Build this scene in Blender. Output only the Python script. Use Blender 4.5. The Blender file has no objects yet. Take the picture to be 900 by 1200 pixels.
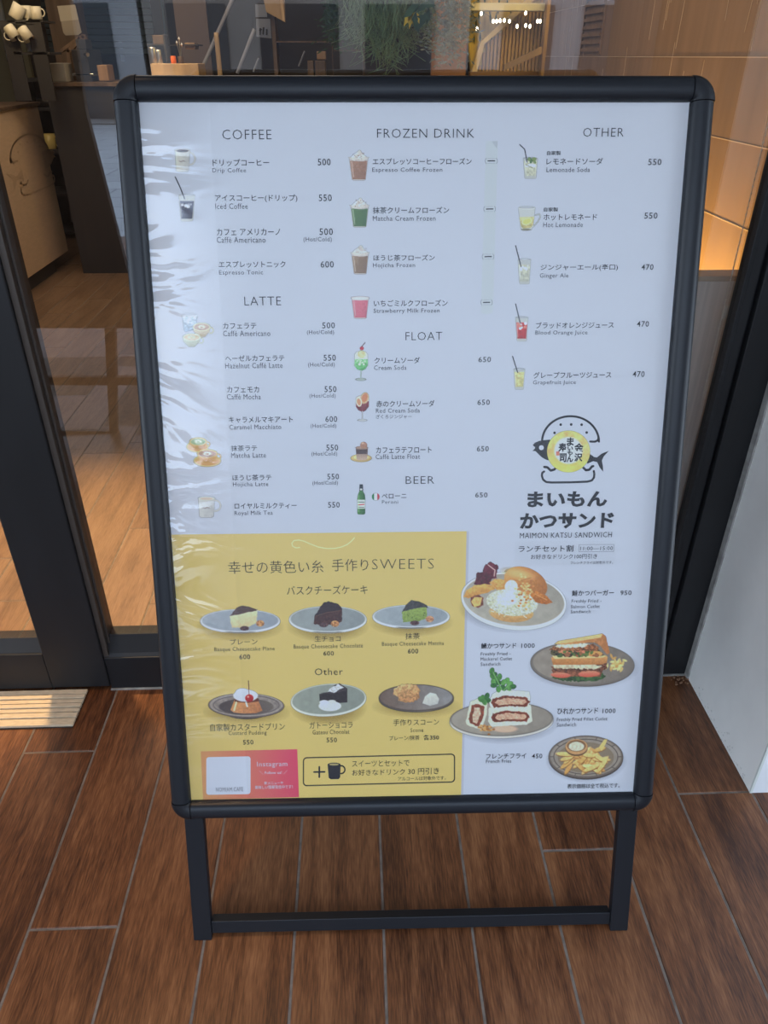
import bpy, bmesh, math, random
import numpy as np
from mathutils import Vector, Matrix
random.seed(7); rng = np.random.default_rng(7)
C = bpy.context.scene.collection
S = bpy.context.scene

# ------------------------------------------------------------------ camera
FPX, CAMH = 874.35, 1.29104
RV = np.array([0.99931248, -0.0370473, 0.00143431])
UV = np.array([0.01811002, 0.52152514, 0.8530437])
FV = np.array([0.03235099, 0.85243125, -0.52183751])
CAM = np.array([0, 0, CAMH])
cd = bpy.data.cameras.new('camera'); cam = bpy.data.objects.new('camera', cd); C.objects.link(cam)
cd.sensor_fit = 'VERTICAL'; cd.sensor_height = 24.0; cd.lens = FPX / 1200 * 24.0; cd.clip_start = 0.02
cam.matrix_world = Matrix(((RV[0], UV[0], -FV[0], 0), (RV[1], UV[1], -FV[1], 0), (RV[2], UV[2], -FV[2], CAMH), (0, 0, 0, 1)))
S.camera = cam
# ------------------------------------------------------------------ sky and light
w = bpy.data.worlds.new('sky'); S.world = w; w.use_nodes = True
wn = w.node_tree.nodes; wl = w.node_tree.links
bg = wn['Background']
tc = wn.new('ShaderNodeTexCoord'); sx = wn.new('ShaderNodeSeparateXYZ'); wr = wn.new('ShaderNodeValToRGB')
wl.new(tc.outputs['Generated'], sx.inputs[0]); wl.new(sx.outputs['Z'], wr.inputs[0]); wl.new(wr.outputs[0], bg.inputs[0])
wr.color_ramp.elements[0].color = (0.74, 0.86, 1.0, 1); wr.color_ramp.elements[0].position = 0.0
wr.color_ramp.elements[1].color = (0.52, 0.69, 1.0, 1); wr.color_ramp.elements[1].position = 0.9
bg.inputs[1].default_value = 4.0
S.view_settings.view_transform = 'Standard'; S.view_settings.look = 'None'
S.view_settings.exposure = 0.0; S.view_settings.gamma = 1.0; S.view_settings.use_curve_mapping = False
try:
    S.cycles.use_denoising = True; S.cycles.denoising_prefilter = 'ACCURATE'; S.cycles.use_adaptive_sampling = False; S.cycles.max_bounces = 8; S.cycles.transparent_max_bounces = 16
    S.cycles.sample_clamp_indirect = 6.0; S.cycles.caustics_reflective = False; S.cycles.caustics_refractive = False
except Exception: pass

def lamp(name, kind, loc, energy, color, size=0.2, target=None, spot=None, blend=0.5, size_y=None):
    d = bpy.data.lights.new(name, kind); o = bpy.data.objects.new(name, d); C.objects.link(o)
    o.location = loc; d.energy = energy; d.color = color
    if kind == 'AREA':
        d.size = size
        if size_y: d.shape = 'RECTANGLE'; d.size_y = size_y
    else: d.shadow_soft_size = size
    if kind == 'SPOT': d.spot_size = math.radians(spot or 60); d.spot_blend = blend
    if target is not None:
        v = Vector(target) - Vector(loc); o.rotation_euler = v.to_track_quat('-Z', 'Y').to_euler()
    return o
WARM = (1.0, 0.66, 0.30)
lamp('entrance_downlight', 'SPOT', (-0.85, 1.85, 2.62), 620, (1.0, 0.66, 0.33), 0.05, (-0.85, 1.80, 0), 36, 0.7)
lamp('room_light', 'AREA', (-1.2, 4.4, 2.7), 36, (1.0, 0.80, 0.62), 2.4)
lamp('wall_uplight', 'AREA', (0.74, 1.95, 0.66), 6.0, (1.0, 0.60, 0.13), 0.55, (0.92, 1.95, 0.98), size_y=0.08)
lamp('wall_wash', 'SPOT', (0.2, 2.2, 2.5), 42, (1.0, 0.74, 0.50), 0.15, (0.9, 2.3, 1.15), 75, 0.9)
lamp('niche_light', 'AREA', (1.0, 4.3, 1.9), 9, (1.0, 0.72, 0.22), 0.4, (0.95, 5.2, 1.35))
lamp('bar_light', 'SPOT', (-1.35, 4.9, 1.9), 30, (1.0, 0.66, 0.28), 0.05, (-1.25, 5.4, 1.2), 55, 0.7)
lamp('shelf_light', 'POINT', (-1.9, 4.75, 1.75), 7, (1.0, 0.68, 0.3), 0.05)
lamp('plant_light', 'SPOT', (0.2, 2.1, 2.4), 5, (1.0, 0.9, 0.75), 0.1, (0.12, 1.9, 1.35), 50, 0.9)
lamp('porch_warm_fill', 'SPOT', (-0.62, 0.98, 2.5), 60, (1.0, 0.62, 0.30), 0.06, (-0.60, 0.98, 0), 34, 0.8)  # added warm spot for the left porch floor, no fitting seen

# ------------------------------------------------------------------ geometry of the photograph
def ray(px, py):
    return FV * FPX + RV * (px - 450) + UV * (600 - py)
def on_floor(px, py, z=0.0):
    d = ray(px, py); return Vector(CAM + d * ((z - CAMH) / d[2]))
def at_y(px, py, Y):
    d = ray(px, py); return Vector(CAM + d * (Y / d[1]))
def at_x(px, py, X):
    d = ray(px, py); return Vector(CAM + d * (X / d[0]))
PC = np.array([0.07807117, 0.78453169, 0.27428121])
PU = np.array([0.9999077, -0.01358648, 0.0]); PV = np.array([0.00416845, 0.30678009, 0.9517713])
PN = np.cross(PU, PV)                                     # towards the viewer
def puv(px, py):                                          # pixel -> metres on the poster plane
    d = ray(px, py); t = ((PC - CAM) @ PN) / (d @ PN); X = CAM + d * t - PC
    return float(X @ PU), float(X @ PV)
def puv_arr(px, py):
    d = FV[None] * FPX + RV[None] * (px[:, None] - 450) + UV[None] * (600 - py[:, None])
    t = ((PC - CAM) @ PN) / (d @ PN); X = CAM[None] + d * t[:, None] - PC[None]
    return X @ PU, X @ PV
PM = Matrix(((PU[0], PV[0], PN[0], PC[0]), (PU[1], PV[1], PN[1], PC[1]), (PU[2], PV[2], PN[2], PC[2]), (0, 0, 0, 1)))

# ------------------------------------------------------------------ materials
def lin(c): return tuple((x / 255 / 12.92 if x / 255 <= 0.04045 else ((x / 255 + 0.055) / 1.055) ** 2.4) for x in c)
def mat(name, col, rough=0.5, metal=0.0, spec=0.5, emit=None, estr=0.0, noise=None, bump=None, coat=0.0):
    """noise=(scale xyz, amount, detail): value variation; bump=(scale, strength)"""
    m = bpy.data.materials.new(name); m.use_nodes = True; nt = m.node_tree; n = nt.nodes; l = nt.links
    p = n['Principled BSDF']; p.inputs['Base Color'].default_value = (*col, 1); p.inputs['Roughness'].default_value = rough
    p.inputs['Metallic'].default_value = metal; p.inputs['Specular IOR Level'].default_value = spec; p.inputs['Coat Weight'].default_value = coat
    if emit: p.inputs['Emission Color'].default_value = (*emit, 1); p.inputs['Emission Strength'].default_value = estr
    if noise or bump:
        t = n.new('ShaderNodeTexCoord'); mp = n.new('ShaderNodeMapping'); l.new(t.outputs['Object'], mp.inputs[0])
        oi = n.new('ShaderNodeObjectInfo'); mu = n.new('ShaderNodeMath'); mu.operation = 'MULTIPLY'; mu.inputs[1].default_value = 37.0
        l.new(oi.outputs['Random'], mu.inputs[0]); l.new(mu.outputs[0], mp.inputs['Location'])
    if noise:
        sc, amt, det = noise; mp.inputs['Scale'].default_value = sc
        nz = n.new('ShaderNodeTexNoise'); nz.inputs['Scale'].default_value = 1.0; nz.inputs['Detail'].default_value = det
        l.new(mp.outputs[0], nz.inputs[0])
        r = n.new('ShaderNodeMapRange'); r.inputs[1].default_value = 0.3; r.inputs[2].default_value = 0.7
        r.inputs[3].default_value = 1 - amt; r.inputs[4].default_value = 1 + amt; l.new(nz.outputs[0], r.inputs[0])
        mx = n.new('ShaderNodeMix'); mx.data_type = 'RGBA'; mx.blend_type = 'MULTIPLY'; mx.inputs[0].default_value = 1
        mx.inputs[6].default_value = (*col, 1); l.new(r.outputs[0], mx.inputs[7]); l.new(mx.outputs[2], p.inputs['Base Color'])
    if bump:
        nb = n.new('ShaderNodeTexNoise'); nb.inputs['Scale'].default_value = bump[0]; nb.inputs['Detail'].default_value = 4
        l.new(t.outputs['Object'], nb.inputs[0]); bp = n.new('ShaderNodeBump'); bp.inputs['Strength'].default_value = bump[1]; bp.inputs['Distance'].default_value = 0.002
        l.new(nb.outputs[0], bp.inputs['Height']); l.new(bp.outputs[0], p.inputs['Normal'])
    return m
def wood_tile(name, dark, mid, light, rough):
    m = bpy.data.materials.new(name); m.use_nodes = True; nt = m.node_tree; n = nt.nodes; l = nt.links; p = n['Principled BSDF']
    t = n.new('ShaderNodeTexCoord'); oi = n.new('ShaderNodeObjectInfo')
    mu = n.new('ShaderNodeMath'); mu.operation = 'MULTIPLY'; mu.inputs[1].default_value = 53.0; l.new(oi.outputs['Random'], mu.inputs[0])
    mp = n.new('ShaderNodeMapping'); l.new(t.outputs['Object'], mp.inputs[0]); l.new(mu.outputs[0], mp.inputs['Location']); mp.inputs['Scale'].default_value = (22, 2.0, 1)
    nz = n.new('ShaderNodeTexNoise'); nz.inputs['Scale'].default_value = 1.3; nz.inputs['Detail'].default_value = 7; nz.inputs['Distortion'].default_value = 1.1; l.new(mp.outputs[0], nz.inputs[0])
    mp2 = n.new('ShaderNodeMapping'); l.new(t.outputs['Object'], mp2.inputs[0]); l.new(mu.outputs[0], mp2.inputs['Location']); mp2.inputs['Scale'].default_value = (420, 34, 1)
    n2 = n.new('ShaderNodeTexNoise'); n2.inputs['Scale'].default_value = 1.0; n2.inputs['Detail'].default_value = 4; l.new(mp2.outputs[0], n2.inputs[0])
    mp3 = n.new('ShaderNodeMapping'); l.new(t.outputs['Object'], mp3.inputs[0]); l.new(mu.outputs[0], mp3.inputs['Location']); mp3.inputs['Scale'].default_value = (7, 3.2, 1)
    n3 = n.new('ShaderNodeTexNoise'); n3.inputs['Scale'].default_value = 1.0; n3.inputs['Detail'].default_value = 3; l.new(mp3.outputs[0], n3.inputs[0])
    ad = n.new('ShaderNodeMath'); ad.operation = 'MULTIPLY_ADD'; ad.inputs[1].default_value = 0.85; l.new(n2.outputs[0], ad.inputs[0]); l.new(nz.outputs[0], ad.inputs[2])
    a2 = n.new('ShaderNodeMath'); a2.operation = 'MULTIPLY_ADD'; a2.inputs[1].default_value = 0.5; l.new(n3.outputs[0], a2.inputs[0]); l.new(ad.outputs[0], a2.inputs[2])
    a3 = n.new('ShaderNodeMath'); a3.operation = 'MULTIPLY_ADD'; a3.inputs[1].default_value = 0.12; l.new(oi.outputs['Random'], a3.inputs[0]); l.new(a2.outputs[0], a3.inputs[2])
    cr = n.new('ShaderNodeValToRGB'); l.new(a3.outputs[0], cr.inputs[0]); e = cr.color_ramp.elements
    e[0].position = 0.80; e[0].color = (*dark, 1); e[1].position = 1.38; e[1].color = (*light, 1); k = e.new(1.0 if False else 0.98); k.color = (*mid, 1)
    l.new(cr.outputs[0], p.inputs['Base Color']); p.inputs['Roughness'].default_value = rough
    bp = n.new('ShaderNodeBump'); bp.inputs['Strength'].default_value = 0.25; bp.inputs['Distance'].default_value = 0.001; l.new(n2.outputs[0], bp.inputs['Height']); l.new(bp.outputs[0], p.inputs['Normal'])
    # ramp positions above 1 are clamped, so rescale the driver
    rs = n.new('ShaderNodeMath'); rs.operation = 'MULTIPLY'; rs.inputs[1].default_value = 0.535; l.new(a3.outputs[0], rs.inputs[0]); l.new(rs.outputs[0], cr.inputs[0])
    e[0].position = 0.52; e[1].position = 0.66; e[2].position = 0.86
    e[1].color = (*mid, 1); e[2].color = (*light, 1)
    return m
def glass_mat(name, ior=1.75, rough=0.0, tint=(0.93, 0.95, 0.94)):
    m = bpy.data.materials.new(name); m.use_nodes = True; nt = m.node_tree; n = nt.nodes; l = nt.links; n.remove(n['Principled BSDF'])
    o = n['Material Output']; tr = n.new('ShaderNodeBsdfTransparent'); tr.inputs[0].default_value = (*tint, 1)
    g = n.new('ShaderNodeBsdfGlossy'); g.inputs['Roughness'].default_value = rough; g.inputs[0].default_value = (1, 1, 1, 1)
    # Schlick reflectance that is the same from both faces of the thin sheet; ior holds F0
    ge = n.new('ShaderNodeNewGeometry'); dt = n.new('ShaderNodeVectorMath'); dt.operation = 'DOT_PRODUCT'; l.new(ge.outputs['Incoming'], dt.inputs[0]); l.new(ge.outputs['Normal'], dt.inputs[1])
    ab = n.new('ShaderNodeMath'); ab.operation = 'ABSOLUTE'; l.new(dt.outputs['Value'], ab.inputs[0]); om = n.new('ShaderNodeMath'); om.operation = 'SUBTRACT'; om.inputs[0].default_value = 1.0; l.new(ab.outputs[0], om.inputs[1])
    pw = n.new('ShaderNodeMath'); pw.operation = 'POWER'; l.new(om.outputs[0], pw.inputs[0]); pw.inputs[1].default_value = 5.0
    f = n.new('ShaderNodeMath'); f.operation = 'MULTIPLY_ADD'; l.new(pw.outputs[0], f.inputs[0]); f.inputs[1].default_value = 1 - ior; f.inputs[2].default_value = ior; mx = n.new('ShaderNodeMixShader')
    l.new(f.outputs[0], mx.inputs[0]); l.new(tr.outputs[0], mx.inputs[1]); l.new(g.outputs[0], mx.inputs[2]); l.new(mx.outputs[0], o.inputs[0])
    return m, n, l, g, f
M = {}
M['tile'] = wood_tile('wood_grain_tile', (0.055, 0.018, 0.007), (0.150, 0.054, 0.020), (0.30, 0.125, 0.050), 0.36)
M['tile_in'] = wood_tile('wood_grain_tile_inside_lit', (0.15, 0.09, 0.055), (0.23, 0.14, 0.085), (0.31, 0.20, 0.125), 0.33)  # same tile as outdoors, paler to carry the warm indoor light
M['grout'] = mat('grout', (0.19, 0.155, 0.125), 0.9, noise=((60, 60, 60), 0.25, 3))
M['black'] = mat('black_powder_coat', (0.010, 0.011, 0.014), 0.45, spec=0.3, bump=(900, 0.12))
M['rail'] = mat('black_anodised_rail', (0.011, 0.013, 0.017), 0.38, spec=0.32, bump=(300, 0.04))
M['capm'] = mat('black_plastic_cap', (0.009, 0.010, 0.013), 0.45, spec=0.3, bump=(700, 0.12))
M['storefront'] = mat('dark_storefront_aluminium', (0.012, 0.0125, 0.014), 0.5, spec=0.35, noise=((9, 9, 3), 0.25, 4), bump=(60, 0.04))
M['whitewall'] = mat('painted_white_wall', (0.90, 0.89, 0.84), 0.7, noise=((5, 7, 5), 0.06, 6), bump=(25, 0.25))
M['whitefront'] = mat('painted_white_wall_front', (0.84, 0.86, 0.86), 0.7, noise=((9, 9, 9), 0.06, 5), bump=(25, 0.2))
M['seal'] = mat('grey_sealant', (0.30, 0.29, 0.27), 0.7, noise=((40, 40, 40), 0.3, 4))
M['ramp'] = mat('pale_ramp_board', (0.60, 0.48, 0.33), 0.5, noise=((60, 200, 60), 0.12, 5))
M['rampgroove'] = mat('ramp_groove', (0.03, 0.025, 0.02), 0.8)
M['copper'] = mat('copper_brown_board', (0.27, 0.165, 0.10), 0.62, spec=0.25, noise=((4, 16, 1.5), 0.16, 6), bump=(30, 0.2))
M['seamlight'] = mat('seam_edge', (0.62, 0.45, 0.30), 0.5)
M['partition'] = mat('grey_brown_partition', (0.42, 0.35, 0.32), 0.7, noise=((160, 160, 3), 0.12, 3))
M['kraft'] = mat('kraft_brown_board', (0.78, 0.56, 0.37), 0.6, noise=((20, 20, 90), 0.05, 3))
M['kraftink'] = mat('faint_brown_ink', (0.66, 0.46, 0.30), 0.6)
M['dark'] = mat('dark_charcoal', (0.035, 0.033, 0.036), 0.6)
M['darkbrown'] = mat('dark_brown_wood', (0.12, 0.078, 0.052), 0.55, noise=((25, 25, 2), 0.3, 5))
M['midbrown'] = mat('mid_brown_wood', (0.24, 0.15, 0.09), 0.55, noise=((25, 25, 2), 0.25, 5))
M['palewood'] = mat('pale_ash_wood', (0.72, 0.55, 0.32), 0.5, noise=((40, 40, 3), 0.12, 4))
M['boxwood'] = mat('lit_box_wood', (0.52, 0.36, 0.20), 0.5, noise=((15, 15, 4), 0.2, 4))
M['teal'] = mat('dark_teal_shutter', (0.035, 0.060, 0.078), 0.45)
M['steel'] = mat('brushed_steel', (0.55, 0.53, 0.50), 0.28, metal=1.0)
M['cream'] = mat('cream_ceramic', (0.75, 0.70, 0.56), 0.3)
M['paper'] = mat('notice_paper', (0.42, 0.38, 0.31), 0.8)
M['paperblue'] = mat('bluish_notice_paper', (0.26, 0.28, 0.33), 0.8)
M['ink'] = mat('printed_ink', (0.008, 0.009, 0.014), 0.6)
M['inksoft'] = mat('printed_grey_ink', (0.03, 0.032, 0.046), 0.6)
M['inkbrown'] = mat('printed_brown_ink', (0.050, 0.038, 0.016), 0.6)
M['inkwhite'] = mat('printed_white', (0.75, 0.70, 0.72), 0.6)
M['inkgrey'] = mat('printed_mid_grey', (0.24, 0.24, 0.26), 0.6)
M['poster'] = mat('poster_paper', (0.74, 0.74, 0.76), 0.55)
M['orange'] = mat('orange_plastic', (0.80, 0.16, 0.03), 0.5)
M['gold'] = mat('golden_plaster', (0.62, 0.45, 0.13), 0.7, noise=((22, 22, 3), 0.45, 6), bump=(40, 0.5))
M['amber'] = mat('amber_batten', (0.46, 0.27, 0.10), 0.55, noise=((10, 10, 4), 0.2, 3))
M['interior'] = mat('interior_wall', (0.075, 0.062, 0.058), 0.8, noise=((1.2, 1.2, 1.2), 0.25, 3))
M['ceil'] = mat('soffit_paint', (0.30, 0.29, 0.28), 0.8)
M['moss'] = mat('grey_green_foliage', (0.20, 0.27, 0.12), 0.6, noise=((30, 30, 30), 0.4, 3))
M['silver'] = mat('silvery_foliage', (0.26, 0.32, 0.29), 0.5, noise=((30, 30, 30), 0.4, 3))
M['darkleaf'] = mat('dark_foliage', (0.05, 0.085, 0.03), 0.6, noise=((30, 30, 30), 0.4, 3))
M['yellowleaf'] = mat('yellow_leaf', (0.85, 0.52, 0.03), 0.5)
M['chain'] = mat('bead_chain_plastic', (0.45, 0.38, 0.32), 0.4)
M['bulb'] = mat('warm_bulb', (1, 0.9, 0.7), 0.3, emit=(1.0, 0.85, 0.6), estr=7.0)
M['facade'] = mat('street_facade', (0.36, 0.35, 0.35), 0.8, noise=((0.6, 0.6, 0.6), 0.2, 4))
M['facadebrown'] = mat('street_facade_brown', (0.28, 0.24, 0.21), 0.8, noise=((0.6, 0.6, 0.6), 0.2, 4))
M['windowdark'] = mat('street_dark_glass', (0.03, 0.035, 0.045), 0.15)
M['glass'] = glass_mat('shop_glass', 0.125)[0]
# clear cover over the poster: thin plastic, slightly rippled
cm, n_, l_, g_, f_ = glass_mat('clear_poster_cover', 0.042, 0.06, (0.97, 0.975, 0.98))
t_ = n_.new('ShaderNodeTexCoord'); mp_ = n_.new('ShaderNodeMapping'); mp_.inputs['Scale'].default_value = (5.0, 11.0, 1); l_.new(t_.outputs['Object'], mp_.inputs[0])
nz_ = n_.new('ShaderNodeTexNoise'); nz_.inputs['Scale'].default_value = 1.0; nz_.inputs['Detail'].default_value = 3; nz_.inputs['Distortion'].default_value = 0.8; l_.new(mp_.outputs[0], nz_.inputs[0])
bp_ = n_.new('ShaderNodeBump'); bp_.inputs['Strength'].default_value = 1.0; bp_.inputs['Distance'].default_value = 0.014
sx_ = n_.new('ShaderNodeSeparateXYZ'); l_.new(t_.outputs['Object'], sx_.inputs[0]); mr_ = n_.new('ShaderNodeMapRange'); mr_.interpolation_type = 'SMOOTHSTEP'
mr_.inputs[1].default_value = -0.37; mr_.inputs[2].default_value = -0.20; mr_.inputs[3].default_value = 1.0; mr_.inputs[4].default_value = 0.015; l_.new(sx_.outputs['X'], mr_.inputs[0]); mul_ = n_.new('ShaderNodeMath'); mul_.operation = 'MULTIPLY'
l_.new(nz_.outputs[0], mul_.inputs[0]); l_.new(mr_.outputs[0], mul_.inputs[1]); l_.new(mul_.outputs[0], bp_.inputs['Height']); l_.new(bp_.outputs[0], g_.inputs['Normal'])
mrr = n_.new('ShaderNodeMapRange'); mrr.inputs[1].default_value = 0.0; mrr.inputs[2].default_value = 1.0; mrr.inputs[3].default_value = 0.40; mrr.inputs[4].default_value = 0.03; l_.new(mr_.outputs[0], mrr.inputs[0]); l_.new(mrr.outputs[0], g_.inputs['Roughness'])
mf_ = n_.new('ShaderNodeMapRange'); mf_.inputs[3].default_value = 0.020; mf_.inputs[4].default_value = 0.050; l_.new(mr_.outputs[0], mf_.inputs[0]); l_.new(mf_.outputs[0], f_.inputs[2])
M['cover'] = cm
# paving of the street: stone slabs
pv = mat('street_paving', (0.60, 0.60, 0.59), 0.7); n_ = pv.node_tree.nodes; l_ = pv.node_tree.links
t_ = n_.new('ShaderNodeTexCoord'); bt = n_.new('ShaderNodeTexBrick'); l_.new(t_.outputs['Object'], bt.inputs[0]); bt.inputs['Scale'].default_value = 1.0
bt.inputs['Brick Width'].default_value = 0.9; bt.inputs['Row Height'].default_value = 0.6; bt.inputs['Mortar Size'].default_value = 0.012
bt.inputs['Color1'].default_value = (0.66, 0.66, 0.65, 1); bt.inputs['Color2'].default_value = (0.56, 0.56, 0.55, 1); bt.inputs['Mortar'].default_value = (0.22, 0.22, 0.22, 1)
l_.new(bt.outputs[0], n_['Principled BSDF'].inputs['Base Color']); M['paving'] = pv
# colour-attribute print material
pm = bpy.data.materials.new('printed_photo'); pm.use_nodes = True; n_ = pm.node_tree.nodes; l_ = pm.node_tree.links
at = n_.new('ShaderNodeAttribute'); at.attribute_name = 'print'; l_.new(at.outputs['Color'], n_['Principled BSDF'].inputs['Base Color']); l_.new(at.outputs['Alpha'], n_['Principled BSDF'].inputs['Alpha'])
n_['Principled BSDF'].inputs['Roughness'].default_value = 0.55; M['photo'] = pm

# ------------------------------------------------------------------ mesh helpers
class MB:
    def __init__(s): s.v = []; s.f = []
    def box(s, a, b):
        x0, y0, z0 = a; x1, y1, z1 = b; i = len(s.v)
        s.v += [(x0,y0,z0),(x1,y0,z0),(x1,y1,z0),(x0,y1,z0),(x0,y0,z1),(x1,y0,z1),(x1,y1,z1),(x0,y1,z1)]
        s.f += [tuple(i+k for k in q) for q in ((0,3,2,1),(4,5,6,7),(0,1,5,4),(1,2,6,5),(2,3,7,6),(3,0,4,7))]; return s
    def prism(s, pts, off):                       # polygon (3-D points) pushed along off
        i = len(s.v); k = len(pts); s.v += [tuple(p) for p in pts] + [tuple(Vector(p) + Vector(off)) for p in pts]
        s.f += [tuple(range(i, i+k)), tuple(range(i+2*k-1, i+k-1, -1))] + [(i+a, i+k+a, i+k+(a+1)%k, i+(a+1)%k) for a in range(k)]; return s
    def tube(s, pts, r, n=6, r1=None):
        pts = [Vector(p) for p in pts]; i0 = len(s.v); m = len(pts)
        for a, p in enumerate(pts):
            d = (pts[min(a+1, m-1)] - pts[max(a-1, 0)]).normalized()
            u = d.cross(Vector((0.31, 0.2, 0.93))).normalized(); v = d.cross(u)
            rr = r if r1 is None else r + (r1 - r) * a / (m - 1)
            for k in range(n):
                q = 2*math.pi*k/n; s.v.append(tuple(p + (u*math.cos(q) + v*math.sin(q)) * rr))
        for a in range(m-1):
            for k in range(n):
                b = i0 + a*n; s.f.append((b+k, b+(k+1)%n, b+n+(k+1)%n, b+n+k))
        s.f.append(tuple(range(i0+n-1, i0-1, -1))); s.f.append(tuple(range(i0+(m-1)*n, i0+m*n))); return s
    def lathe(s, prof, c=(0,0,0), n=24):          # prof [(r, z)]
        i0 = len(s.v)
        for r, z in prof:
            for k in range(n):
                q = 2*math.pi*k/n; s.v.append((c[0]+r*math.cos(q), c[1]+r*math.sin(q), c[2]+z))
        for a in range(len(prof)-1):
            for k in range(n):
                b = i0 + a*n; s.f.append((b+k, b+(k+1)%n, b+n+(k+1)%n, b+n+k))
        s.f.append(tuple(range(i0+n-1, i0-1, -1))); s.f.append(tuple(range(i0+(len(prof)-1)*n, i0+len(prof)*n))); return s
    def quad(s, a, b, c, d):
        i = len(s.v); s.v += [tuple(a), tuple(b), tuple(c), tuple(d)]; s.f.append((i, i+1, i+2, i+3)); return s
    def mesh(s, name):
        me = bpy.data.meshes.new(name); me.from_pydata(s.v, [], s.f); me.validate(); me.update()
        bm = bmesh.new(); bm.from_mesh(me); bmesh.ops.recalc_face_normals(bm, faces=bm.faces); bm.to_mesh(me); bm.free(); return me
    def build(s, name, m, parent=None, smooth=False, bevel=0.0, seg=2, loc=None, **kw):
        me = s.mesh(name); me.materials.append(m); o = bpy.data.objects.new(name, me); C.objects.link(o)
        if smooth: me.polygons.foreach_set('use_smooth', [True]*len(me.polygons))
        if bevel: b = o.modifiers.new('bevel', 'BEVEL'); b.width = bevel; b.segments = seg; b.limit_method = 'ANGLE'
        if parent is not None: o.parent = parent
        if loc is not None: o.location = loc
        for k, v in kw.items(): o[k] = v
        return o
def box(a, b): return MB().box(a, b)
def thing(name, label, cat, loc=(0,0,0), group=None):
    o = bpy.data.objects.new(name, None); C.objects.link(o); o.location = loc; o['label'] = label; o['category'] = cat
    if group: o['group'] = group
    return o
def tag(o, label, cat, group=None):
    o['label'] = label; o['category'] = cat
    if group: o['group'] = group
    return o
def copy_tree(o, parent=None):
    c = o.copy(); C.objects.link(c); c.parent = parent
    for ch in [x for x in bpy.data.objects if x.parent == o and x != c]: copy_tree(ch, c)
    return c
def rebase(root, *kids):                        # parts modelled in world space, thing's origin elsewhere
    for k in kids: k.matrix_parent_inverse = Matrix.Translation(root.location).inverted()

GY = 1.345                                      # glass plane
# ================================================================== SETTING
# floor: grout bed with wood-look tiles
floor = box((-4.2, -3.9, -0.06), (1.9, 7.6, -0.0012)).build('floor', M['grout'], kind='structure')
PW, X0 = 0.1535, -0.5860
joint = {0: 0.746, 6: 0.863, 8: 0.981, -1: 2.036-0.9, -2: 1.763-0.9, -4: 2.783-1.8, -3: 2.574-1.8, -5: 3.142-1.8, 1: 0.44, 2: 0.52, 3: 0.41, 4: 0.54, 5: 0.43, 7: 0.50}
plank_me = {}
def plank(cell, ya, yb):
    L = round(yb - ya, 3)
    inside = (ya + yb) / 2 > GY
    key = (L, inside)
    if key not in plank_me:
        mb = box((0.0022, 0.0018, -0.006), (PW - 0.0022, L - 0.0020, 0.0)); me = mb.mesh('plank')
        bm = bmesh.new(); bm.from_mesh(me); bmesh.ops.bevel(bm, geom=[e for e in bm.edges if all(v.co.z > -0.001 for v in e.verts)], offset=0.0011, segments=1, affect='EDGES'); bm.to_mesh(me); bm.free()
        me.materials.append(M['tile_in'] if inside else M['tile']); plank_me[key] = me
    o = bpy.data.objects.new('plank', plank_me[key]); C.objects.link(o); o.parent = floor; o.location = (X0 + cell*PW, ya, 0)
for cell in range(-14, 14):
    xa = X0 + cell * PW
    j0 = joint.get(cell, 0.5 + 0.3 * (cell * 7 % 3))
    ylo = 0.0 if -6 < cell < 12 else 0.9
    yhi = 7.0 if cell < 2 else 2.3
    if cell < -9: ylo = 3.0
    k0 = math.floor((ylo - j0) / 0.9)
    y = j0 + k0 * 0.9
    while y < yhi:
        a, b = y, y + 0.9
        for (c_, d_) in ((a, min(b, GY)), (max(a, GY), b)) if a < GY < b else ((a, b),):
            if d_ - c_ > 0.02: plank(cell, round(c_, 3), round(d_, 3))
        y += 0.9
# outdoors, out of the frame but mirrored in the glass: porch continues, then street paving
box((-4.2, -3.9, -0.0011), (1.9, -0.95, -0.0002)).build('trim_1', M['tile'], kind='structure')
box((-40, -40, -0.10), (40, -3.9, -0.012)).build('street_paving', M['paving'], kind='structure')

# right: white return wall beside the shop window
wallr = box((0.790, 0.981, -0.02), (2.6, 1.36, 2.9)).build('wall_right', M['whitewall'], bevel=0.003, kind='structure')
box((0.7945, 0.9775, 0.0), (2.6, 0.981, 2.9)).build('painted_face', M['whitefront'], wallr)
box((0.7895, 0.977, 0.0), (0.7945, 0.981, 2.9)).build('corner_bead', mat('pale_corner_bead', (0.70, 0.74, 0.68), 0.5), wallr)
# peeling paint chips along its foot and crumbs in the corner
mb = MB(); 
for k in range(46):
    yy = random.uniform(1.0, 1.31); zz = abs(random.gauss(0, 0.012)) + 0.001 + (0.03*math.exp(-((yy-1.10)/0.03)**2))*random.random(); s = random.uniform(0.0012, 0.0035)
    p = Vector((0.7897, yy, zz)); mb.prism([p, p+Vector((0,s*1.4,0.3*s)), p+Vector((0,s,1.2*s)), p+Vector((0,-0.2*s,0.9*s))], (-0.0009,0,0))
mb.build('paint_flakes', mat('paint_flake', (0.75, 0.74, 0.70), 0.7), wallr, kind='stuff')
mb = MB()
for k in range(26):
    p = Vector((random.uniform(0.745, 0.789), random.uniform(1.285, 1.325), 0.0)); s = random.uniform(0.002, 0.006)
    mb.prism([p, p+Vector((s,0.3*s,0)), p+Vector((0.8*s,s,0)), p+Vector((0.1*s,0.7*s,0))], (0,0,0.0012+s*0.25))
tag(mb.build('dry_leaf_crumbs', mat('dry_leaf_bits', (0.30, 0.17, 0.10), 0.9), kind='stuff'), 'small pile of dry leaf crumbs in the corner between white wall and black jamb', 'debris')
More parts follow.
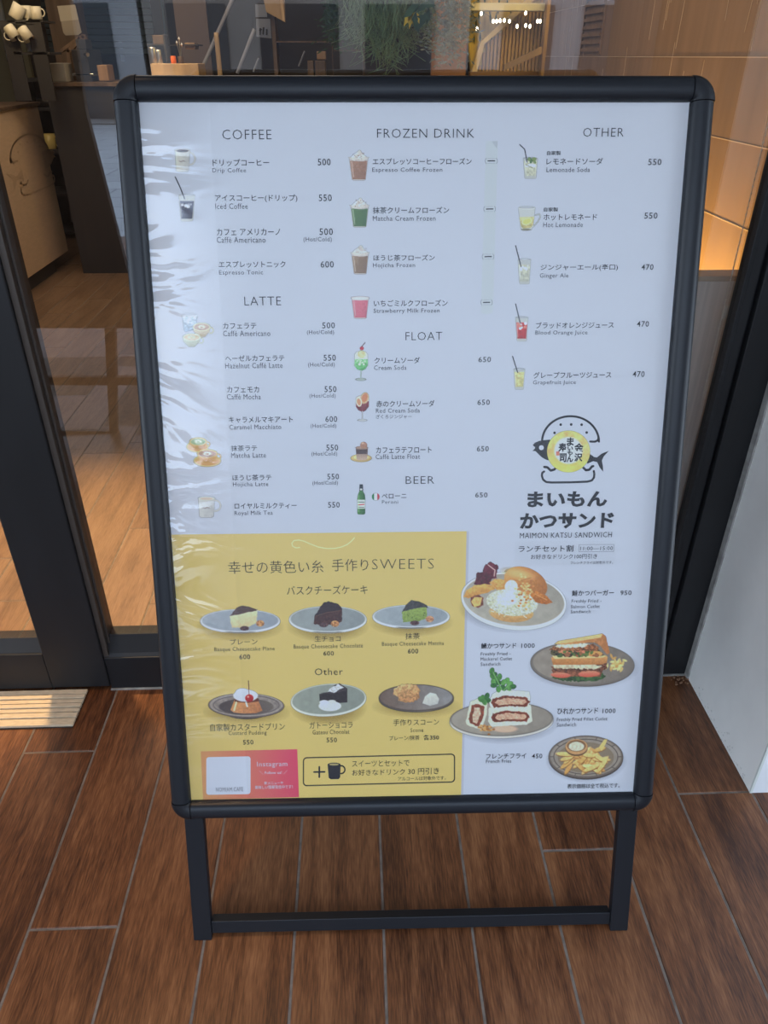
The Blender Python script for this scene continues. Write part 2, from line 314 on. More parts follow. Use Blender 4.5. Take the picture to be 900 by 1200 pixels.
# shop front: left door, fixed window with frame
door = box((-0.735, 1.318, 0.012), (-0.600, 1.372, 2.45)).build('door_1', M['storefront'], bevel=0.003, kind='structure')
mb = box((-1.85, 1.318, 0.012), (-0.735, 1.372, 0.118)); mb.prism([(-1.85,1.322,0.118),(-1.85,1.345,0.146),(-1.85,1.372,0.146),(-1.85,1.372,0.118)], (1.115,0,0))
mb.build('bottom_rail', M['storefront'], door, bevel=0.0015)
box((-1.95, 1.318, 0.012), (-1.85, 1.372, 2.45)).build('hinge_stile', M['storefront'], door, bevel=0.003)
box((-1.85, 1.318, 2.33), (-0.735, 1.372, 2.45)).build('top_rail', M['storefront'], door)
MB().quad((-1.85, GY, 0.12), (-0.735, GY, 0.12), (-0.735, GY, 2.35), (-1.85, GY, 2.35)).build('pane', M['glass'], door)
win = MB().box((-0.600, 1.322, 0.0), (0.683, 1.375, 0.098)).build('window_1', M['storefront'], bevel=0.002, kind='structure')
mb = MB(); mb.prism([(-0.600,1.324,0.098),(-0.600,1.330,0.106),(-0.600,1.345,0.150),(-0.600,1.375,0.150),(-0.600,1.375,0.098)], (1.283,0,0))
mb.build('glazing_bead', M['storefront'], win, bevel=0.001)
mb = box((-0.600, 1.325, 0.10), (-0.588, 1.375, 2.45)); mb.box((-0.588, 1.338, 0.10), (-0.583, 1.375, 2.45))
mb.build('side_bead', mat('side_bead_metal', (0.06, 0.05, 0.042), 0.5), win, bevel=0.001)
mb = box((0.702, 1.330, 0.0), (0.720, 1.375, 2.45)); mb.box((0.720, 1.338, 0), (0.726, 1.37, 2.45)); mb.box((0.726, 1.322, 0.0), (0.7895, 1.375, 2.45)); mb.box((0.694, 1.328, 0.0), (0.703, 1.345, 2.45))
mb.build('jamb', M['storefront'], win, bevel=0.0015)
box((-0.600, 1.322, 2.36), (0.683, 1.375, 2.45)).build('head', M['storefront'], win)
MB().quad((-0.588, GY+0.002, 0.12), (0.704, GY+0.002, 0.12), (0.704, GY+0.002, 2.40), (-0.588, GY+0.002, 2.40)).build('pane', M['glass'], win)
box((-0.600, 1.3175, 0.0), (0.7895, 1.3225, 0.003)).build('trim_2', M['seal'], kind='structure')
box((0.786, 1.305, 0.0), (0.7902, 1.3225, 2.4)).build('trim_3', M['seal'], kind='structure')
box((-4.2, 1.318, 2.45), (2.6, 1.40, 3.1)).build('wall_front', M['storefront'], kind='structure')
box((-4.2, 1.318, 0.0), (-1.95, 1.40, 2.45)).build('wall_front_left', M['storefront'], kind='structure')
box((-4.2, -1.9, 2.75), (2.6, 1.32, 2.9)).build('sky_block_soffit', M['ceil'], kind='structure')      # unseen porch soffit, added to hold back the overhead sky light
# ramp plate at the door
ramp = thing('door_ramp', 'pale beige grooved ramp plate on the floor against the black door', 'ramp', (-1.2, 1.25, 0))
YR = [1.206, 1.238, 1.242, 1.258, 1.261, 1.277, 1.280, 1.296, 1.299, 1.313, 1.3155, 1.3175]
p_base = box((-1.9, 1.204, 0.0003), (-0.6545, 1.3175, 0.004)).build('base_plate', M['rampgroove'], ramp); rebase(ramp, p_base)
edges = [1.204, 1.227, 1.244, 1.258, 1.272, 1.286, 1.300, 1.3172]
for i in range(7):
    a, b = edges[i], edges[i+1] - 0.0032
    z = 0.010 + 0.0012*(i % 2)
    s_ = MB().prism([(-1.9, a, 0.004), (-0.652, a, 0.004), (-0.652 , b, 0.004), (-1.9, b, 0.004)], (0, 0, z - 0.004)).build('strip', M['ramp'], ramp, bevel=0.0006); rebase(ramp, s_)

# ================================================================== THE MENU STAND
L_, T_ = puv(141, 300)[0], 0
poster_w, poster_h = 0.712, 1.014
hw = poster_w / 2
stand = bpy.data.objects.new('menu_stand', None); C.objects.link(stand)
tag(stand, 'tall black-framed menu stand with white and yellow drinks menu poster, leaning back on the porch', 'menu stand')
stand.matrix_world = PM                          # local frame: x along the poster, y up it, z out of it
def sp(o):                                       # part modelled in the stand's own frame
    o.parent = stand; return o
RW = 0.0305                                      # rail width
def prof(s):                                     # rail height over its width: domed snap profile
    t = s / RW
    return 0.001 + 0.0135 * (max(0.0, 1 - abs(2*t - 1) ** 2.6)) ** 0.5
NS = 14
ss = [RW * (0.5 - 0.5*math.cos(math.pi*k/NS)) for k in range(NS+1)]
BACK = -0.014
def rail(a, b, inner_dir):                       # a, b on the inner edge; inner_dir points outwards
    a = Vector(a); b = Vector(b); d = Vector(inner_dir); mb = MB(); n = NS + 1
    for P in (a, b):
        for s in ss: mb.v.append(tuple(P + d*s + Vector((0,0,prof(s)))))
        mb.v.append(tuple(P + d*RW + Vector((0,0,BACK)))); mb.v.append(tuple(P + Vector((0,0,BACK))))
    k = n + 2
    for i in range(k): mb.f.append((i, (i+1) % k, k + (i+1) % k, k + i))
    mb.f.append(tuple(range(k))); mb.f.append(tuple(range(2*k-1, k-1, -1)))
    return mb
g = 0.0009; z3 = (0, 0, 0)
sp(rail((-hw+g, poster_h, 0), (hw-g, poster_h, 0), (0, 1, 0)).build('top_rail', M['rail'], smooth=False))
sp(rail((-hw+g, 0, 0), (hw-g, 0, 0), (0, -1, 0)).build('bottom_rail', M['rail']))
sp(rail((-hw, g, 0), (-hw, poster_h-g, 0), (-1, 0, 0)).build('side_rail', M['rail']))
sp(rail((hw, g, 0), (hw, poster_h-g, 0), (1, 0, 0)).build('side_rail', M['rail']))
for (cx, cy, a0) in ((-hw, poster_h, 90), (hw, poster_h, 0), (hw, 0, 270), (-hw, 0, 180)):
    mb = MB(); NA = 10; k = NS + 3
    for q in range(NA+1):
        t = math.radians(a0 + 90*q/NA); d = Vector((math.cos(t), math.sin(t), 0))
        for s in ss: mb.v.append(tuple(Vector((cx, cy, prof(s)*1.05+0.0006)) + d*(s*1.03)))
        mb.v.append(tuple(Vector((cx, cy, BACK)) + d*RW*1.03)); mb.v.append((cx, cy, BACK))
    for q in range(NA):
        for i in range(k-1): mb.f.append((q*k+i, q*k+i+1, (q+1)*k+i+1, (q+1)*k+i))
    mb.f.append(tuple(range(k))); mb.f.append(tuple(range(NA*k+k-1, NA*k-1, -1)))
    sp(mb.build('corner_cap', M['capm']))
for o in list(bpy.data.objects):
    if o.parent == stand and o.name.split('.')[0] in ('top_rail', 'bottom_rail', 'side_rail', 'corner_cap'):
        for p in o.data.polygons: p.use_smooth = len(p.vertices) == 4 
        mdf = o.modifiers.new('es', 'EDGE_SPLIT'); mdf.split_angle = math.radians(40)
sp(box((-hw-0.005, -0.005, -0.010), (hw+0.005, poster_h+0.005, -0.0015)).build('backing_board', M['dark']))
# front legs: flat tubes that carry on below the frame, standing on the floor
SD = PC[2] / PV[2]                                # distance down the slope to the floor
def leg(u0, u1):
    z0, z1 = -0.030, -0.0145
    # the foot is cut level with the floor
    def low(z): return -(PC[2] + PN[2]*z) / PV[2] + 0.0004
    pts = [(u0, low(z1), z1), (u0, poster_h+0.01, z1), (u0, poster_h+0.01, z0), (u0, low(z0), z0)]
    return MB().prism(pts, (u1-u0, 0, 0))
ul0, ul1 = puv(216, 1000)[0], puv(237.3, 1000)[0]; ur0, ur1 = puv(724, 1000)[0], puv(747.5, 1000)[0]
LW = 0.031
sp(leg(ul0, ul0+LW).build('leg', M['black'], bevel=0.0015)); sp(leg(ur1-LW, ur1).build('leg', M['black'], bevel=0.0015))
v_top = puv(480, 1084)[1]
sp(box((ul0+LW, -SD+0.016, -0.036), (ur1-LW, -SD+0.040, -0.018)).build('cross_bar', M['black'], bevel=0.0012))
# rear legs: hinged under the top, feet behind
def wpt(u, v, z): return Vector(PC + PU*u + PV*v + PN*z)
inv = PM.inverted()
for u in (ul0+0.004, ur1-LW-0.004):
    top = wpt(u, poster_h-0.05, -0.036); 
    bot = Vector((top.x, 1.235, 0.0)); w_ = Vector((LW, 0, 0)); dpt = Vector((0, 0.018, 0))
    pts = [inv @ p for p in (top, top+w_, bot+w_, bot)]; off = inv.to_3x3() @ dpt
    sp(MB().prism(pts, off).build('rear_leg', M['black'], bevel=0.001))
a = wpt(ul0+0.004, poster_h-0.05, -0.036); f = 0.93
mid0 = Vector((a.x+LW, a.y + (1.235-a.y)*f, a.z*(1-f))); mid1 = Vector((wpt(ur1-LW-0.004, 0, 0).x, mid0.y, mid0.z))
pts = [inv @ p for p in (mid0, mid1, mid1+Vector((0,0,0.02)), mid0+Vector((0,0,0.02)))]
sp(MB().prism(pts, inv.to_3x3() @ Vector((0, 0.015, 0))).build('rear_cross_bar', M['black']))

poster = sp(box((-hw-0.004, -0.004, -0.0014), (hw+0.004, poster_h+0.004, 0.0)).build('poster', M['poster']))
sp(box((-hw-0.002, -0.002, 0.0022), (hw+0.002, poster_h+0.002, 0.0027)).build('clear_cover', M['cover']))
bpy.data.objects['clear_cover']['label'] = 'glossy transparent sheet over the poster'

# ---- print helpers: everything lies flat on the poster
_layer = [0]
def nz(): _layer[0] += 1; return 0.00025 + 0.0000035 * _layer[0]
def printed(name, polys, m, **kw):               # polys: lists of photo pixels on the poster
    mb = MB(); z = nz()
    for pl in polys:
        i = len(mb.v); mb.v += [(*puv(x, y), z) for x, y in pl]; mb.f.append(tuple(range(i, i+len(pl))))
    me = bpy.data.meshes.new(name); me.from_pydata(mb.v, [], mb.f); me.update(); me.materials.append(m)
    for p in me.polygons:
        if p.normal.z < 0: p.flip()
    o = bpy.data.objects.new(name, me); C.objects.link(o); o.parent = poster
    for k, v in kw.items(): o[k] = v
    return o
def stroke(pts, wd, closed=False):               # pixel polyline -> quads and round joints
    out = []; P = [np.array(p, float) for p in pts]
    if closed: P.append(P[0])
    for a, b in zip(P[:-1], P[1:]):
        d = b - a; L = np.hypot(*d)
        if L < 1e-6: continue
        nrm = np.array([-d[1], d[0]]) / L * wd / 2; out.append([a+nrm, b+nrm, b-nrm, a-nrm])
    for p in P: out.append([p + wd/2*np.array([math.cos(t), math.sin(t)]) for t in np.linspace(0, 2*math.pi, 9)[:-1]])
    return out
def arc(cx, cy, rx, ry, a0, a1, n=24, rot=0):
    r = math.radians(rot); o = []
    for t in np.linspace(math.radians(a0), math.radians(a1), n):
        x, y = rx*math.cos(t), ry*math.sin(t); o.append((cx + x*math.cos(r) - y*math.sin(r), cy + x*math.sin(r) + y*math.cos(r)))
    return o
def disc(cx, cy, rx, ry=None, n=24, rot=0): return arc(cx, cy, rx, ry or rx, 0, 360*(n-1)/n, n, rot)
def rrect(x0, y0, x1, y1, r, dy=0):              # dy: rise of the right side
    o = []
    for cx, cy, a in ((x1-r, y0+r, -90), (x1-r, y1-r, 0), (x0+r, y1-r, 90), (x0+r, y0+r, 180)):
        o += arc(cx, cy, r, r, a, a+90, 6)
    return [(x, y + dy*(x-x0)/(x1-x0)) for x, y in o]

W8 = np.array(lin((188, 194, 214)))
def paint(c):                                    # colour as seen in the photo -> ink colour on the sheet
    a = (np.array(lin(c)) - 0.012) / W8 * 0.80; return tuple(np.clip(a, 0.004, 0.85))
# ---- flat panels
def grad_panel(name, quad, nx, ny, fn, **kw):    # bilinear patch with ink gradient (printed)
    z = nz(); q = [np.array(p, float) for p in quad]; vs = []; cols = []
    for j in range(ny+1):
        for i in range(nx+1):
            s, t = i/nx, j/ny; p = (1-t)*((1-s)*q[0] + s*q[1]) + t*((1-s)*q[3] + s*q[2]); vs.append((*puv(*p), z)); cols.append((*fn(s, t), 1.0))
    fs = [(j*(nx+1)+i, (j+1)*(nx+1)+i, (j+1)*(nx+1)+i+1, j*(nx+1)+i+1) for j in range(ny) for i in range(nx)]
    me = bpy.data.meshes.new(name); me.from_pydata(vs, [], fs); at = me.color_attributes.new('print', 'FLOAT_COLOR', 'POINT')
    at.data.foreach_set('color', np.array(cols, dtype=np.float32).ravel()); me.materials.append(M['photo'])
    o = bpy.data.objects.new(name, me); C.objects.link(o); o.parent = poster
    for k, v in kw.items(): o[k] = v
    return o
Y1, Y2 = (0.66, 0.475, 0.135), (0.66, 0.50, 0.15)
uy0, vy1 = puv(545.2, 621.0)
ybm = MB(); z = nz(); u0 = -hw-0.003; ur = puv(543.6, 775)[0]
vt = puv(375, 624.4)[1]
ybm.v = [(u0, -0.003, z), (ur, -0.003, z), (ur, vt, z), (u0, vt, z)]; ybm.f = [(0, 1, 2, 3)]
yo = ybm.build('yellow_panel', mat('yellow_print', (0.90, 0.64, 0.17), 0.55), poster); yo['label'] = 'mustard yellow sweets panel of the poster'
mb = MB(); z = nz(); mb.v = [(ur, -0.003, z), (ur+0.0035, -0.003, z), (ur+0.0035, vt, z), (ur, vt, z)]; mb.f = [(0, 1, 2, 3)]
mb.build('panel_edge', mat('panel_edge_print', (0.62, 0.60, 0.62), 0.5), poster)
o_, m_ = np.array(paint((222, 140, 95))), np.array(paint((200, 70, 100)))
grad_panel('social_media_card', [(235.2, 880.4), (348.4, 877.9), (350.4, 934.0), (238.0, 937.0)], 12, 6, lambda s, t: tuple(o_*(1-s)**1.2 + m_*(1-(1-s)**1.2) + 0*t))
printed('white_card', [rrect(241.8, 887.2, 293.6, 931.4, 3.2, -1.0)], mat('white_card_print', (0.80, 0.81, 0.84), 0.5))
# swirl
sw = [(351,641.5),(347,642),(343,640),(342,636.5),(344.5,633.5),(350,632.8),(356,634),(364,637.5),(373,641),(383,642.7),(392,642.6),(400,641),(407,638),(412,634),(415.5,630)]
printed('swirl_line', stroke(sw, 1.3) , mat('pale_yellow_print', (0.95, 0.90, 0.36), 0.5))
# plus-mug box
printed('box_outline', stroke([(x, y) for x, y in rrect(355.6, 888.0, 532.6, 920.6, 4, -4.4)], 1.5, True), M['inkbrown'])
printed('plus_sign', stroke([(368, 904.6), (380.4, 904.4)], 2.0) + stroke([(374.2, 898.6), (374.2, 910.6)], 2.0), M['ink'])
printed('mug_icon', [[(383.9, 896.2), (399.2, 895.8), (398.7, 910.6), (396.8, 912.9), (387.6, 913.1), (385.2, 911.2)], disc(391.5, 896.0, 7.7, 2.4)] + stroke(arc(399.8, 901.8, 4.4, 4.6, -100, 95, 14), 1.7), M['ink'])
printed('mug_icon_opening', [disc(391.4, 895.8, 5.6, 1.2)], mat('mug_opening_print', (0.50, 0.38, 0.14), 0.5))
# lunch box
printed('lunch_band', [[(604, 634.5), (722, 633.5), (720.5, 661.5), (602.5, 662.5)]], mat('lunch_band_print', (0.71, 0.71, 0.725), 0.55))
printed('time_box', [q for a, b in (((678.6, 638.2), (719.4, 638.0)), ((719.4, 638.0), (719.0, 646.3)), ((719.0, 646.3), (678.4, 646.6)), ((678.4, 646.6), (678.6, 638.2))) for q in stroke([a, b], 0.45)], M['inkgrey'])
# correction tape with hand-drawn marks
printed('correction_tape', [[(569.4, 165.5), (583.4, 165.0), (578.0, 362), (577.2, 368.5), (574.5, 366.5), (571, 368.5), (563.5, 367.5)]], mat('correction_tape', (0.715, 0.735, 0.70), 0.6), label='pale correction tape strip down the price column')
printed('tape_fold', [[(576, 165.8), (583.4, 165.2), (582.5, 174.5)]], mat('tape_fold', (0.60, 0.61, 0.60), 0.6))
for (x0, x1, y) in ((568.2, 583.2, 188.6), (566.4, 581.0, 245.0), (564.6, 579.2, 300.8), (563.0, 577.2, 354.4)):
    printed('hand_mark', stroke(arc(x0+2.6, y, 2.2, 3.4, 110, 250, 8), 0.55) + stroke(arc(x1-2.6, y, 2.2, 3.4, -70, 70, 8), 0.55) + stroke([(x0+3.2, y-2.9), (x1-3.2, y-2.9)], 0.25) + stroke([(x0+3.2, y+2.9), (x1-3.2, y+2.9)], 0.25), M['inkgrey'])
    printed('hand_mark', stroke([(x0+3.6, y+0.1), ((x0+x1)/2, y-0.1), (x1-3.4, y-0.1)], 1.3), M['ink'])
# ---- burger, fish and disc emblem
def emblem(tr, name, ink, par):
    polys = []; global emblem_groups
    bun = arc(668.5, 517.5, 33.3, 29.8, 175, 360, 30)
    bun = [(635.6, 519.5)] + [(x, y) for x, y in bun][1:] + [(701.6, 513), (700.2, 516.2), (697, 517.6), (691.5, 517.4)]
    polys += stroke(bun, 2.5) + stroke([(635.6, 519.5), (637.4, 517.6), (644, 517.2)], 2.5)[:1]
    bot = [(637.6, 552.5), (635.4, 554), (634.9, 557.5), (636.4, 562), (640, 564.8), (646, 565.4), (668, 565.2), (688, 564.4), (693.5, 563), (696, 559.5), (696.4, 555.5), (695.8, 552)]
    polys += stroke(bot, 2.5)
    polys += stroke([(637.8, 547.2), (641.5, 547.6), (645.3, 551.4), (649.5, 550.2), (652.6, 546.6)], 2.8) + stroke([(682, 546.4), (686.5, 551), (690.5, 550.4), (693.6, 546.6), (695.2, 546.2)], 2.8)
    nb = len(stroke(bun, 2.5)) + 1; nbot = nb + len(stroke(bot, 2.5)); ng = nbot + len(stroke([(0,0),(1,0),(2,0),(3,0),(4,0)], 1))
    emblem_groups = [('bun_outline', polys[:nb]), ('base_outline', polys[nb:nbot]), ('garnish_line', polys[nbot:ng]), ('garnish_line', polys[ng:])]
    for x, y in ((649.8, 507.2), (657, 497.6), (669.3, 497.4), (681.5, 497.6), (687.4, 506.8)): polys.append(disc(x, y, 1.6, n=10)); emblem_groups.append(('sesame_dot', polys[-1:]))
    return polys
E = emblem(None, '', None, None)
i1 = len(stroke([(0, 0), (1, 0)], 1)); 
EG = emblem_groups
for k_, (nm_, g0) in enumerate(EG):
    o = printed(nm_, g0, M['ink'])
fish = [(624.2, 521.6), (627.0, 518.6), (631.5, 516.8), (637, 515.8), (643.5, 515.2), (648, 516), (648, 540.5), (640, 538.8), (634.5, 535.6), (629.5, 530.6), (627.4, 528.6), (623.8, 528.4), (626.6, 525.8), (627.2, 524.2)]
tail = [(688, 529.5), (696, 535.4), (699.5, 536.0), (705, 531.5), (713.6, 528.2), (707.6, 534.6), (705.2, 539.6), (706.4, 546), (706.8, 552.8), (702.6, 547.6), (699.6, 541.4), (695, 540.4), (688, 543.5)]
printed('fish_body', [fish], M['ink']); printed('fish_tail', [tail], M['ink'])
printed('fish_eye', [disc(634.4, 524.6, 2.9, n=14)], M['poster'])

# ================================================================== painted food photographs (flat print)
def smooth_noise(h, w_, cell, seed):
    r = np.random.default_rng(seed); gh, gw = int(h/cell)+3, int(w_/cell)+3; G = r.random((gh, gw))
    y = np.arange(h)/cell; x = np.arange(w_)/cell; yi = y.astype(int); xi = x.astype(int); fy = (y-yi)[:, None]; fx = (x-xi)[None]
    fy = fy*fy*(3-2*fy); fx = fx*fx*(3-2*fx)
    a = G[yi][:, xi]; b = G[yi][:, xi+1]; c = G[yi+1][:, xi]; d = G[yi+1][:, xi+1]
    return (a*(1-fx)+b*fx)*(1-fy) + (c*(1-fx)+d*fx)*fy
class Canvas:
    def __init__(s, x0, y0, x1, y1, k=2.0):
        s.b = (x0, y0, x1, y1); s.k = k; s.w = int((x1-x0)*k)+1; s.h = int((y1-y0)*k)+1
        s.X, s.Y = np.meshgrid(x0 + np.arange(s.w)/k, y0 + np.arange(s.h)/k)
        s.c = np.zeros((s.h, s.w, 3)); s.a = np.zeros((s.h, s.w)); s.seed = int(x0*7+y0)
    def put(s, m, col, shade=None, tex=0.0, cell=2.0, grad=None):
        s.seed += 1; col = np.array(col, float)
        C_ = np.ones((s.h, s.w, 3)) * col
        if grad is not None:                      # grad=(colour2, gx, gy): drift to colour2 across the shape
            c2, gx, gy = grad; mm = m > 0.5
            if mm.any():
                g_ = s.X*gx + s.Y*gy; lo, hi = g_[mm].min(), g_[mm].max(); t = np.clip((g_-lo)/(hi-lo+1e-6), 0, 1)[..., None]; C_ = C_*(1-t) + np.array(c2, float)*t
        if tex: C_ = C_ * (1 + tex*2*(smooth_noise(s.h, s.w, cell*s.k, s.seed)-0.5) + tex*(smooth_noise(s.h, s.w, cell*s.k*0.45, s.seed+99)-0.5))[..., None]
        m = np.clip(m, 0, 1); na = m + s.a*(1-m)
        s.c = np.where(na[..., None] > 1e-5, (C_*m[..., None] + s.c*(s.a*(1-m))[..., None])/np.maximum(na, 1e-5)[..., None], s.c); s.a = na
        return s
    def me(s, cx, cy, rx, ry, rot=0, soft=0.5):
        r = math.radians(rot); dx, dy = s.X-cx, s.Y-cy; u = dx*math.cos(r)+dy*math.sin(r); v = -dx*math.sin(r)+dy*math.cos(r)
        d = (np.sqrt((u/rx)**2+(v/ry)**2)-1)*min(rx, ry); return np.clip(0.5-d/soft/1.4, 0, 1)
    def mp(s, pts, soft=0.5, wob=0.0):
        P = np.array(pts, float); X, Y = s.X, s.Y
        if wob: X = X + wob*2*(smooth_noise(s.h, s.w, 2.2*s.k, s.seed+5)-0.5); Y = Y + wob*2*(smooth_noise(s.h, s.w, 2.2*s.k, s.seed+6)-0.5)
        ins = np.zeros((s.h, s.w), bool); dm = np.full((s.h, s.w), 1e9)
        for i in range(len(P)):
            a, b = P[i-1], P[i]; c = ((a[1] > Y) != (b[1] > Y)) & (X < (b[0]-a[0])*(Y-a[1])/(b[1]-a[1]+1e-9)+a[0]); ins ^= c
            d = b-a; t = np.clip(((X-a[0])*d[0]+(Y-a[1])*d[1])/(d@d+1e-9), 0, 1); dm = np.minimum(dm, np.hypot(X-a[0]-t*d[0], Y-a[1]-t*d[1]))
        sd = np.where(ins, -dm, dm); return np.clip(0.5-sd/soft/1.4, 0, 1)
    def ml(s, pts, wd, soft=0.4):
        dm = np.full((s.h, s.w), 1e9)
        for a, b in zip(pts[:-1], pts[1:]):
            a = np.array(a, float); b = np.array(b, float); d = b-a; t = np.clip(((s.X-a[0])*d[0]+(s.Y-a[1])*d[1])/(d@d+1e-9), 0, 1)
            dm = np.minimum(dm, np.hypot(s.X-a[0]-t*d[0], s.Y-a[1]-t*d[1]))
        return np.clip(0.5-(dm-wd/2)/soft/1.4, 0, 1)
    def E(s, cx, cy, rx, ry, col, rot=0, soft=0.5, al=1, **k): return s.put(s.me(cx, cy, rx, ry, rot, soft)*al, col, **k)
    def P(s, pts, col, soft=0.5, al=1, wob=0.0, **k): return s.put(s.mp(pts, soft, wob)*al, col, **k)
    def L(s, pts, wd, col, al=1, soft=0.4, **k): return s.put(s.ml(pts, wd, soft)*al, col, **k)
    def bits(s, n, box_, size, cols, seed=0, ang=None, long=1.0, mask=None):
        r = np.random.default_rng(seed); x0, y0, x1, y1 = box_
        for i in range(n):
            x, y = r.uniform(x0, x1), r.uniform(y0, y1)
            if mask is not None and not mask(x, y): continue
            a = r.uniform(0, 180) if ang is None else ang + r.normal(0, 25); sz = size*r.uniform(0.7, 1.3)
            s.E(x, y, sz*long, sz, cols[r.integers(len(cols))], rot=a, soft=0.35)
        return s
    def done(s, name, label):
        z = nz(); u, v = puv_arr(s.X.ravel(), s.Y.ravel()); n = s.w*s.h
        vs = np.stack([u, v, np.full(n, z)], 1).astype(np.float32)
        idx = np.arange(n).reshape(s.h, s.w); q = np.stack([idx[:-1, :-1], idx[1:, :-1], idx[1:, 1:], idx[:-1, 1:]], -1).reshape(-1, 4)
        am = s.a.ravel(); q = q[am[q].max(1) > 0.02]
        used = np.unique(q); mp_ = np.zeros(n, int); mp_[used] = np.arange(len(used)); q = mp_[q]; vs = vs[used]
        c = s.c.reshape(-1, 3)[used]/255; c = np.clip(c, 0, 1); l = np.where(c <= 0.04045, c/12.92, ((c+0.055)/1.055)**2.4)
        l = np.clip((l-0.012)/W8*0.80, 0.004, 0.86); cols = np.concatenate([l, am[used, None]], 1).astype(np.float32)
        me = bpy.data.meshes.new(name); me.vertices.add(len(vs)); me.vertices.foreach_set('co', vs.ravel())
        me.loops.add(len(q)*4); me.loops.foreach_set('vertex_index', q.ravel().astype(np.int32)); me.polygons.add(len(q)); me.polygons.foreach_set('loop_start', (np.arange(len(q))*4).astype(np.int32)); me.update(calc_edges=True)
        at = me.color_attributes.new('print', 'FLOAT_COLOR', 'POINT'); at.data.foreach_set('color', cols.ravel()); me.materials.append(M['photo'])
        o = bpy.data.objects.new(name, me); C.objects.link(o); o.parent = poster; o['label'] = label; return o

# ---- drinks
def mug_print(x, y, w_, h, name, label, liquid, body=(205, 204, 200)):
    c = Canvas(x-2, y-3, x+w_*1.5+2, y+h+3, 3)
    c.L(arc(x+w_*1.02, y+h*0.42, w_*0.32, h*0.26, -95, 110, 14), 1.7, (190, 190, 192))
    c.P([(x, y+1), (x+w_, y+1), (x+w_*0.93, y+h-1.5), (x+w_*0.8, y+h), (x+w_*0.18, y+h), (x+w_*0.07, y+h-1.5)], body, grad=((172, 172, 178), 1, 0.2), tex=0.03)
    c.E(x+w_/2, y+1.4, w_/2, 2.4, (222, 222, 220)); c.E(x+w_/2, y+1.8, w_*0.42, 1.7, liquid)
    c.L([(x+w_*0.28, y+h*0.52), (x+w_*0.42, y+h*0.56), (x+w_*0.52, y+h*0.5), (x+w_*0.66, y+h*0.54)], 0.7, (120, 100, 100))
    c.done(name, label)
mug_print(205.2, 175.0, 17.5, 26.5, 'mug_photo', 'printed white mug of black coffee', (60, 45, 42))
mug_print(232.4, 582.5, 19.5, 24, 'mug_photo', 'printed white mug of milk tea', (196, 180, 168), (196, 198, 204))
def iced(x, y, w_, h, straw, liq, liq2, name, label, ice=True, taper=0.18, level=0.12, top=(200, 205, 215)):
    c = Canvas(min(x, straw[0][0])-3, straw[0][1]-2, x+w_+3, y+h+2, 3)
    g_ = [(x, y), (x+w_, y), (x+w_*(1-taper*0.6), y+h-1.5), (x+w_*(1-taper), y+h), (x+w_*taper, y+h), (x+w_*taper*0.6, y+h-1.5)]
    c.P(g_, (196, 200, 206), al=0.75)
    yl = y+h*level; k = taper*0.6*level
    c.P([(x+w_*(k+0.04), yl), (x+w_*(1-k-0.04), yl), (x+w_*(1-taper*0.6-0.05), y+h-3.2), (x+w_*(taper*0.6+0.05), y+h-3.2)], liq, grad=(liq2, 0.3, 1), tex=0.12, cell=2.5)
    c.E(x+w_/2, y+h-1.6, w_*(0.5-taper), 1.3, (170, 172, 175), al=0.8)
    if ice: c.bits(9, (x+w_*0.2, yl+1, x+w_*0.8, yl+h*0.25), 1.5, [top, (225, 228, 232)], seed=int(x))
    c.L(arc(x+w_/2, y, w_/2, 1.5, 0, 360, 20), 0.6, (170, 174, 182)); c.L(straw, 1.1, (42, 42, 50))
    c.L([(x+w_*0.12, yl+2), (x+w_*0.2, y+h*0.8)], 0.7, (235, 238, 242), al=0.5); return c, name, label
def fin(t): t[0].done(t[1], t[2])
fin(iced(209.5, 229, 19, 30.5, [(205.4, 207.5), (210.5, 218), (216.5, 233)], (62, 60, 84), (48, 44, 60), 'iced_coffee_photo', 'printed glass of iced coffee with straw', level=0.22, taper=0.2, top=(150, 150, 170)))
c, a_, b_ = iced(613, 186, 17, 23.5, [(609, 169.5), (614.8, 175), (617.6, 190)], (188, 190, 172), (178, 180, 166), 'lemonade_photo', 'printed glass of lemonade soda with dark straw', taper=0.16)
c.bits(6, (619, 185, 629, 190), 1.5, [(70, 100, 60), (110, 130, 80)], 3, long=1.4); c.L([(616, 193), (624, 197)], 0.8, (120, 120, 100)); c.done(a_, b_)
c = Canvas(605, 240, 637, 274, 3)
c.L([(627.5, 252), (632, 251), (633, 254.5), (630, 260), (625, 265.5)], 1.3, (172, 176, 180))
c.P([(607.3, 243.5), (627, 243.5), (625, 265), (622.5, 269.5), (612.5, 270.3), (610, 267)], (186, 190, 196)); c.P([(608.6, 254.5), (626, 254), (624.5, 264), (622, 267), (612.8, 268), (610.4, 265)], (206, 196, 140), grad=((176, 166, 118), 0, 1), tex=0.1)
c.E(617.5, 259.5, 6.3, 4.2, (226, 216, 160), rot=-20); c.E(617.5, 259.5, 4.8, 3, (212, 198, 120), rot=-20); c.L(arc(617.2, 243.6, 9.8, 1.8, 0, 360, 20), 0.7, (205, 208, 212)); c.E(616.5, 269, 5.5, 1.2, (120, 118, 100)); c.done('hot_lemonade_photo', 'printed glass mug of hot lemonade with lemon slice')
fin(iced(606.8, 304.5, 15.3, 28.5, [(604.2, 288), (610.5, 312.5)], (196, 198, 182), (170, 172, 165), 'ginger_ale_photo', 'printed glass of ginger ale with straw', level=0.2))
fin(iced(604, 372.5, 14.8, 27.5, [(604.2, 356.3), (609.6, 378.8)], (190, 60, 62), (150, 46, 52), 'blood_orange_photo', 'printed glass of red orange juice with straw', level=0.2, top=(220, 120, 110)))
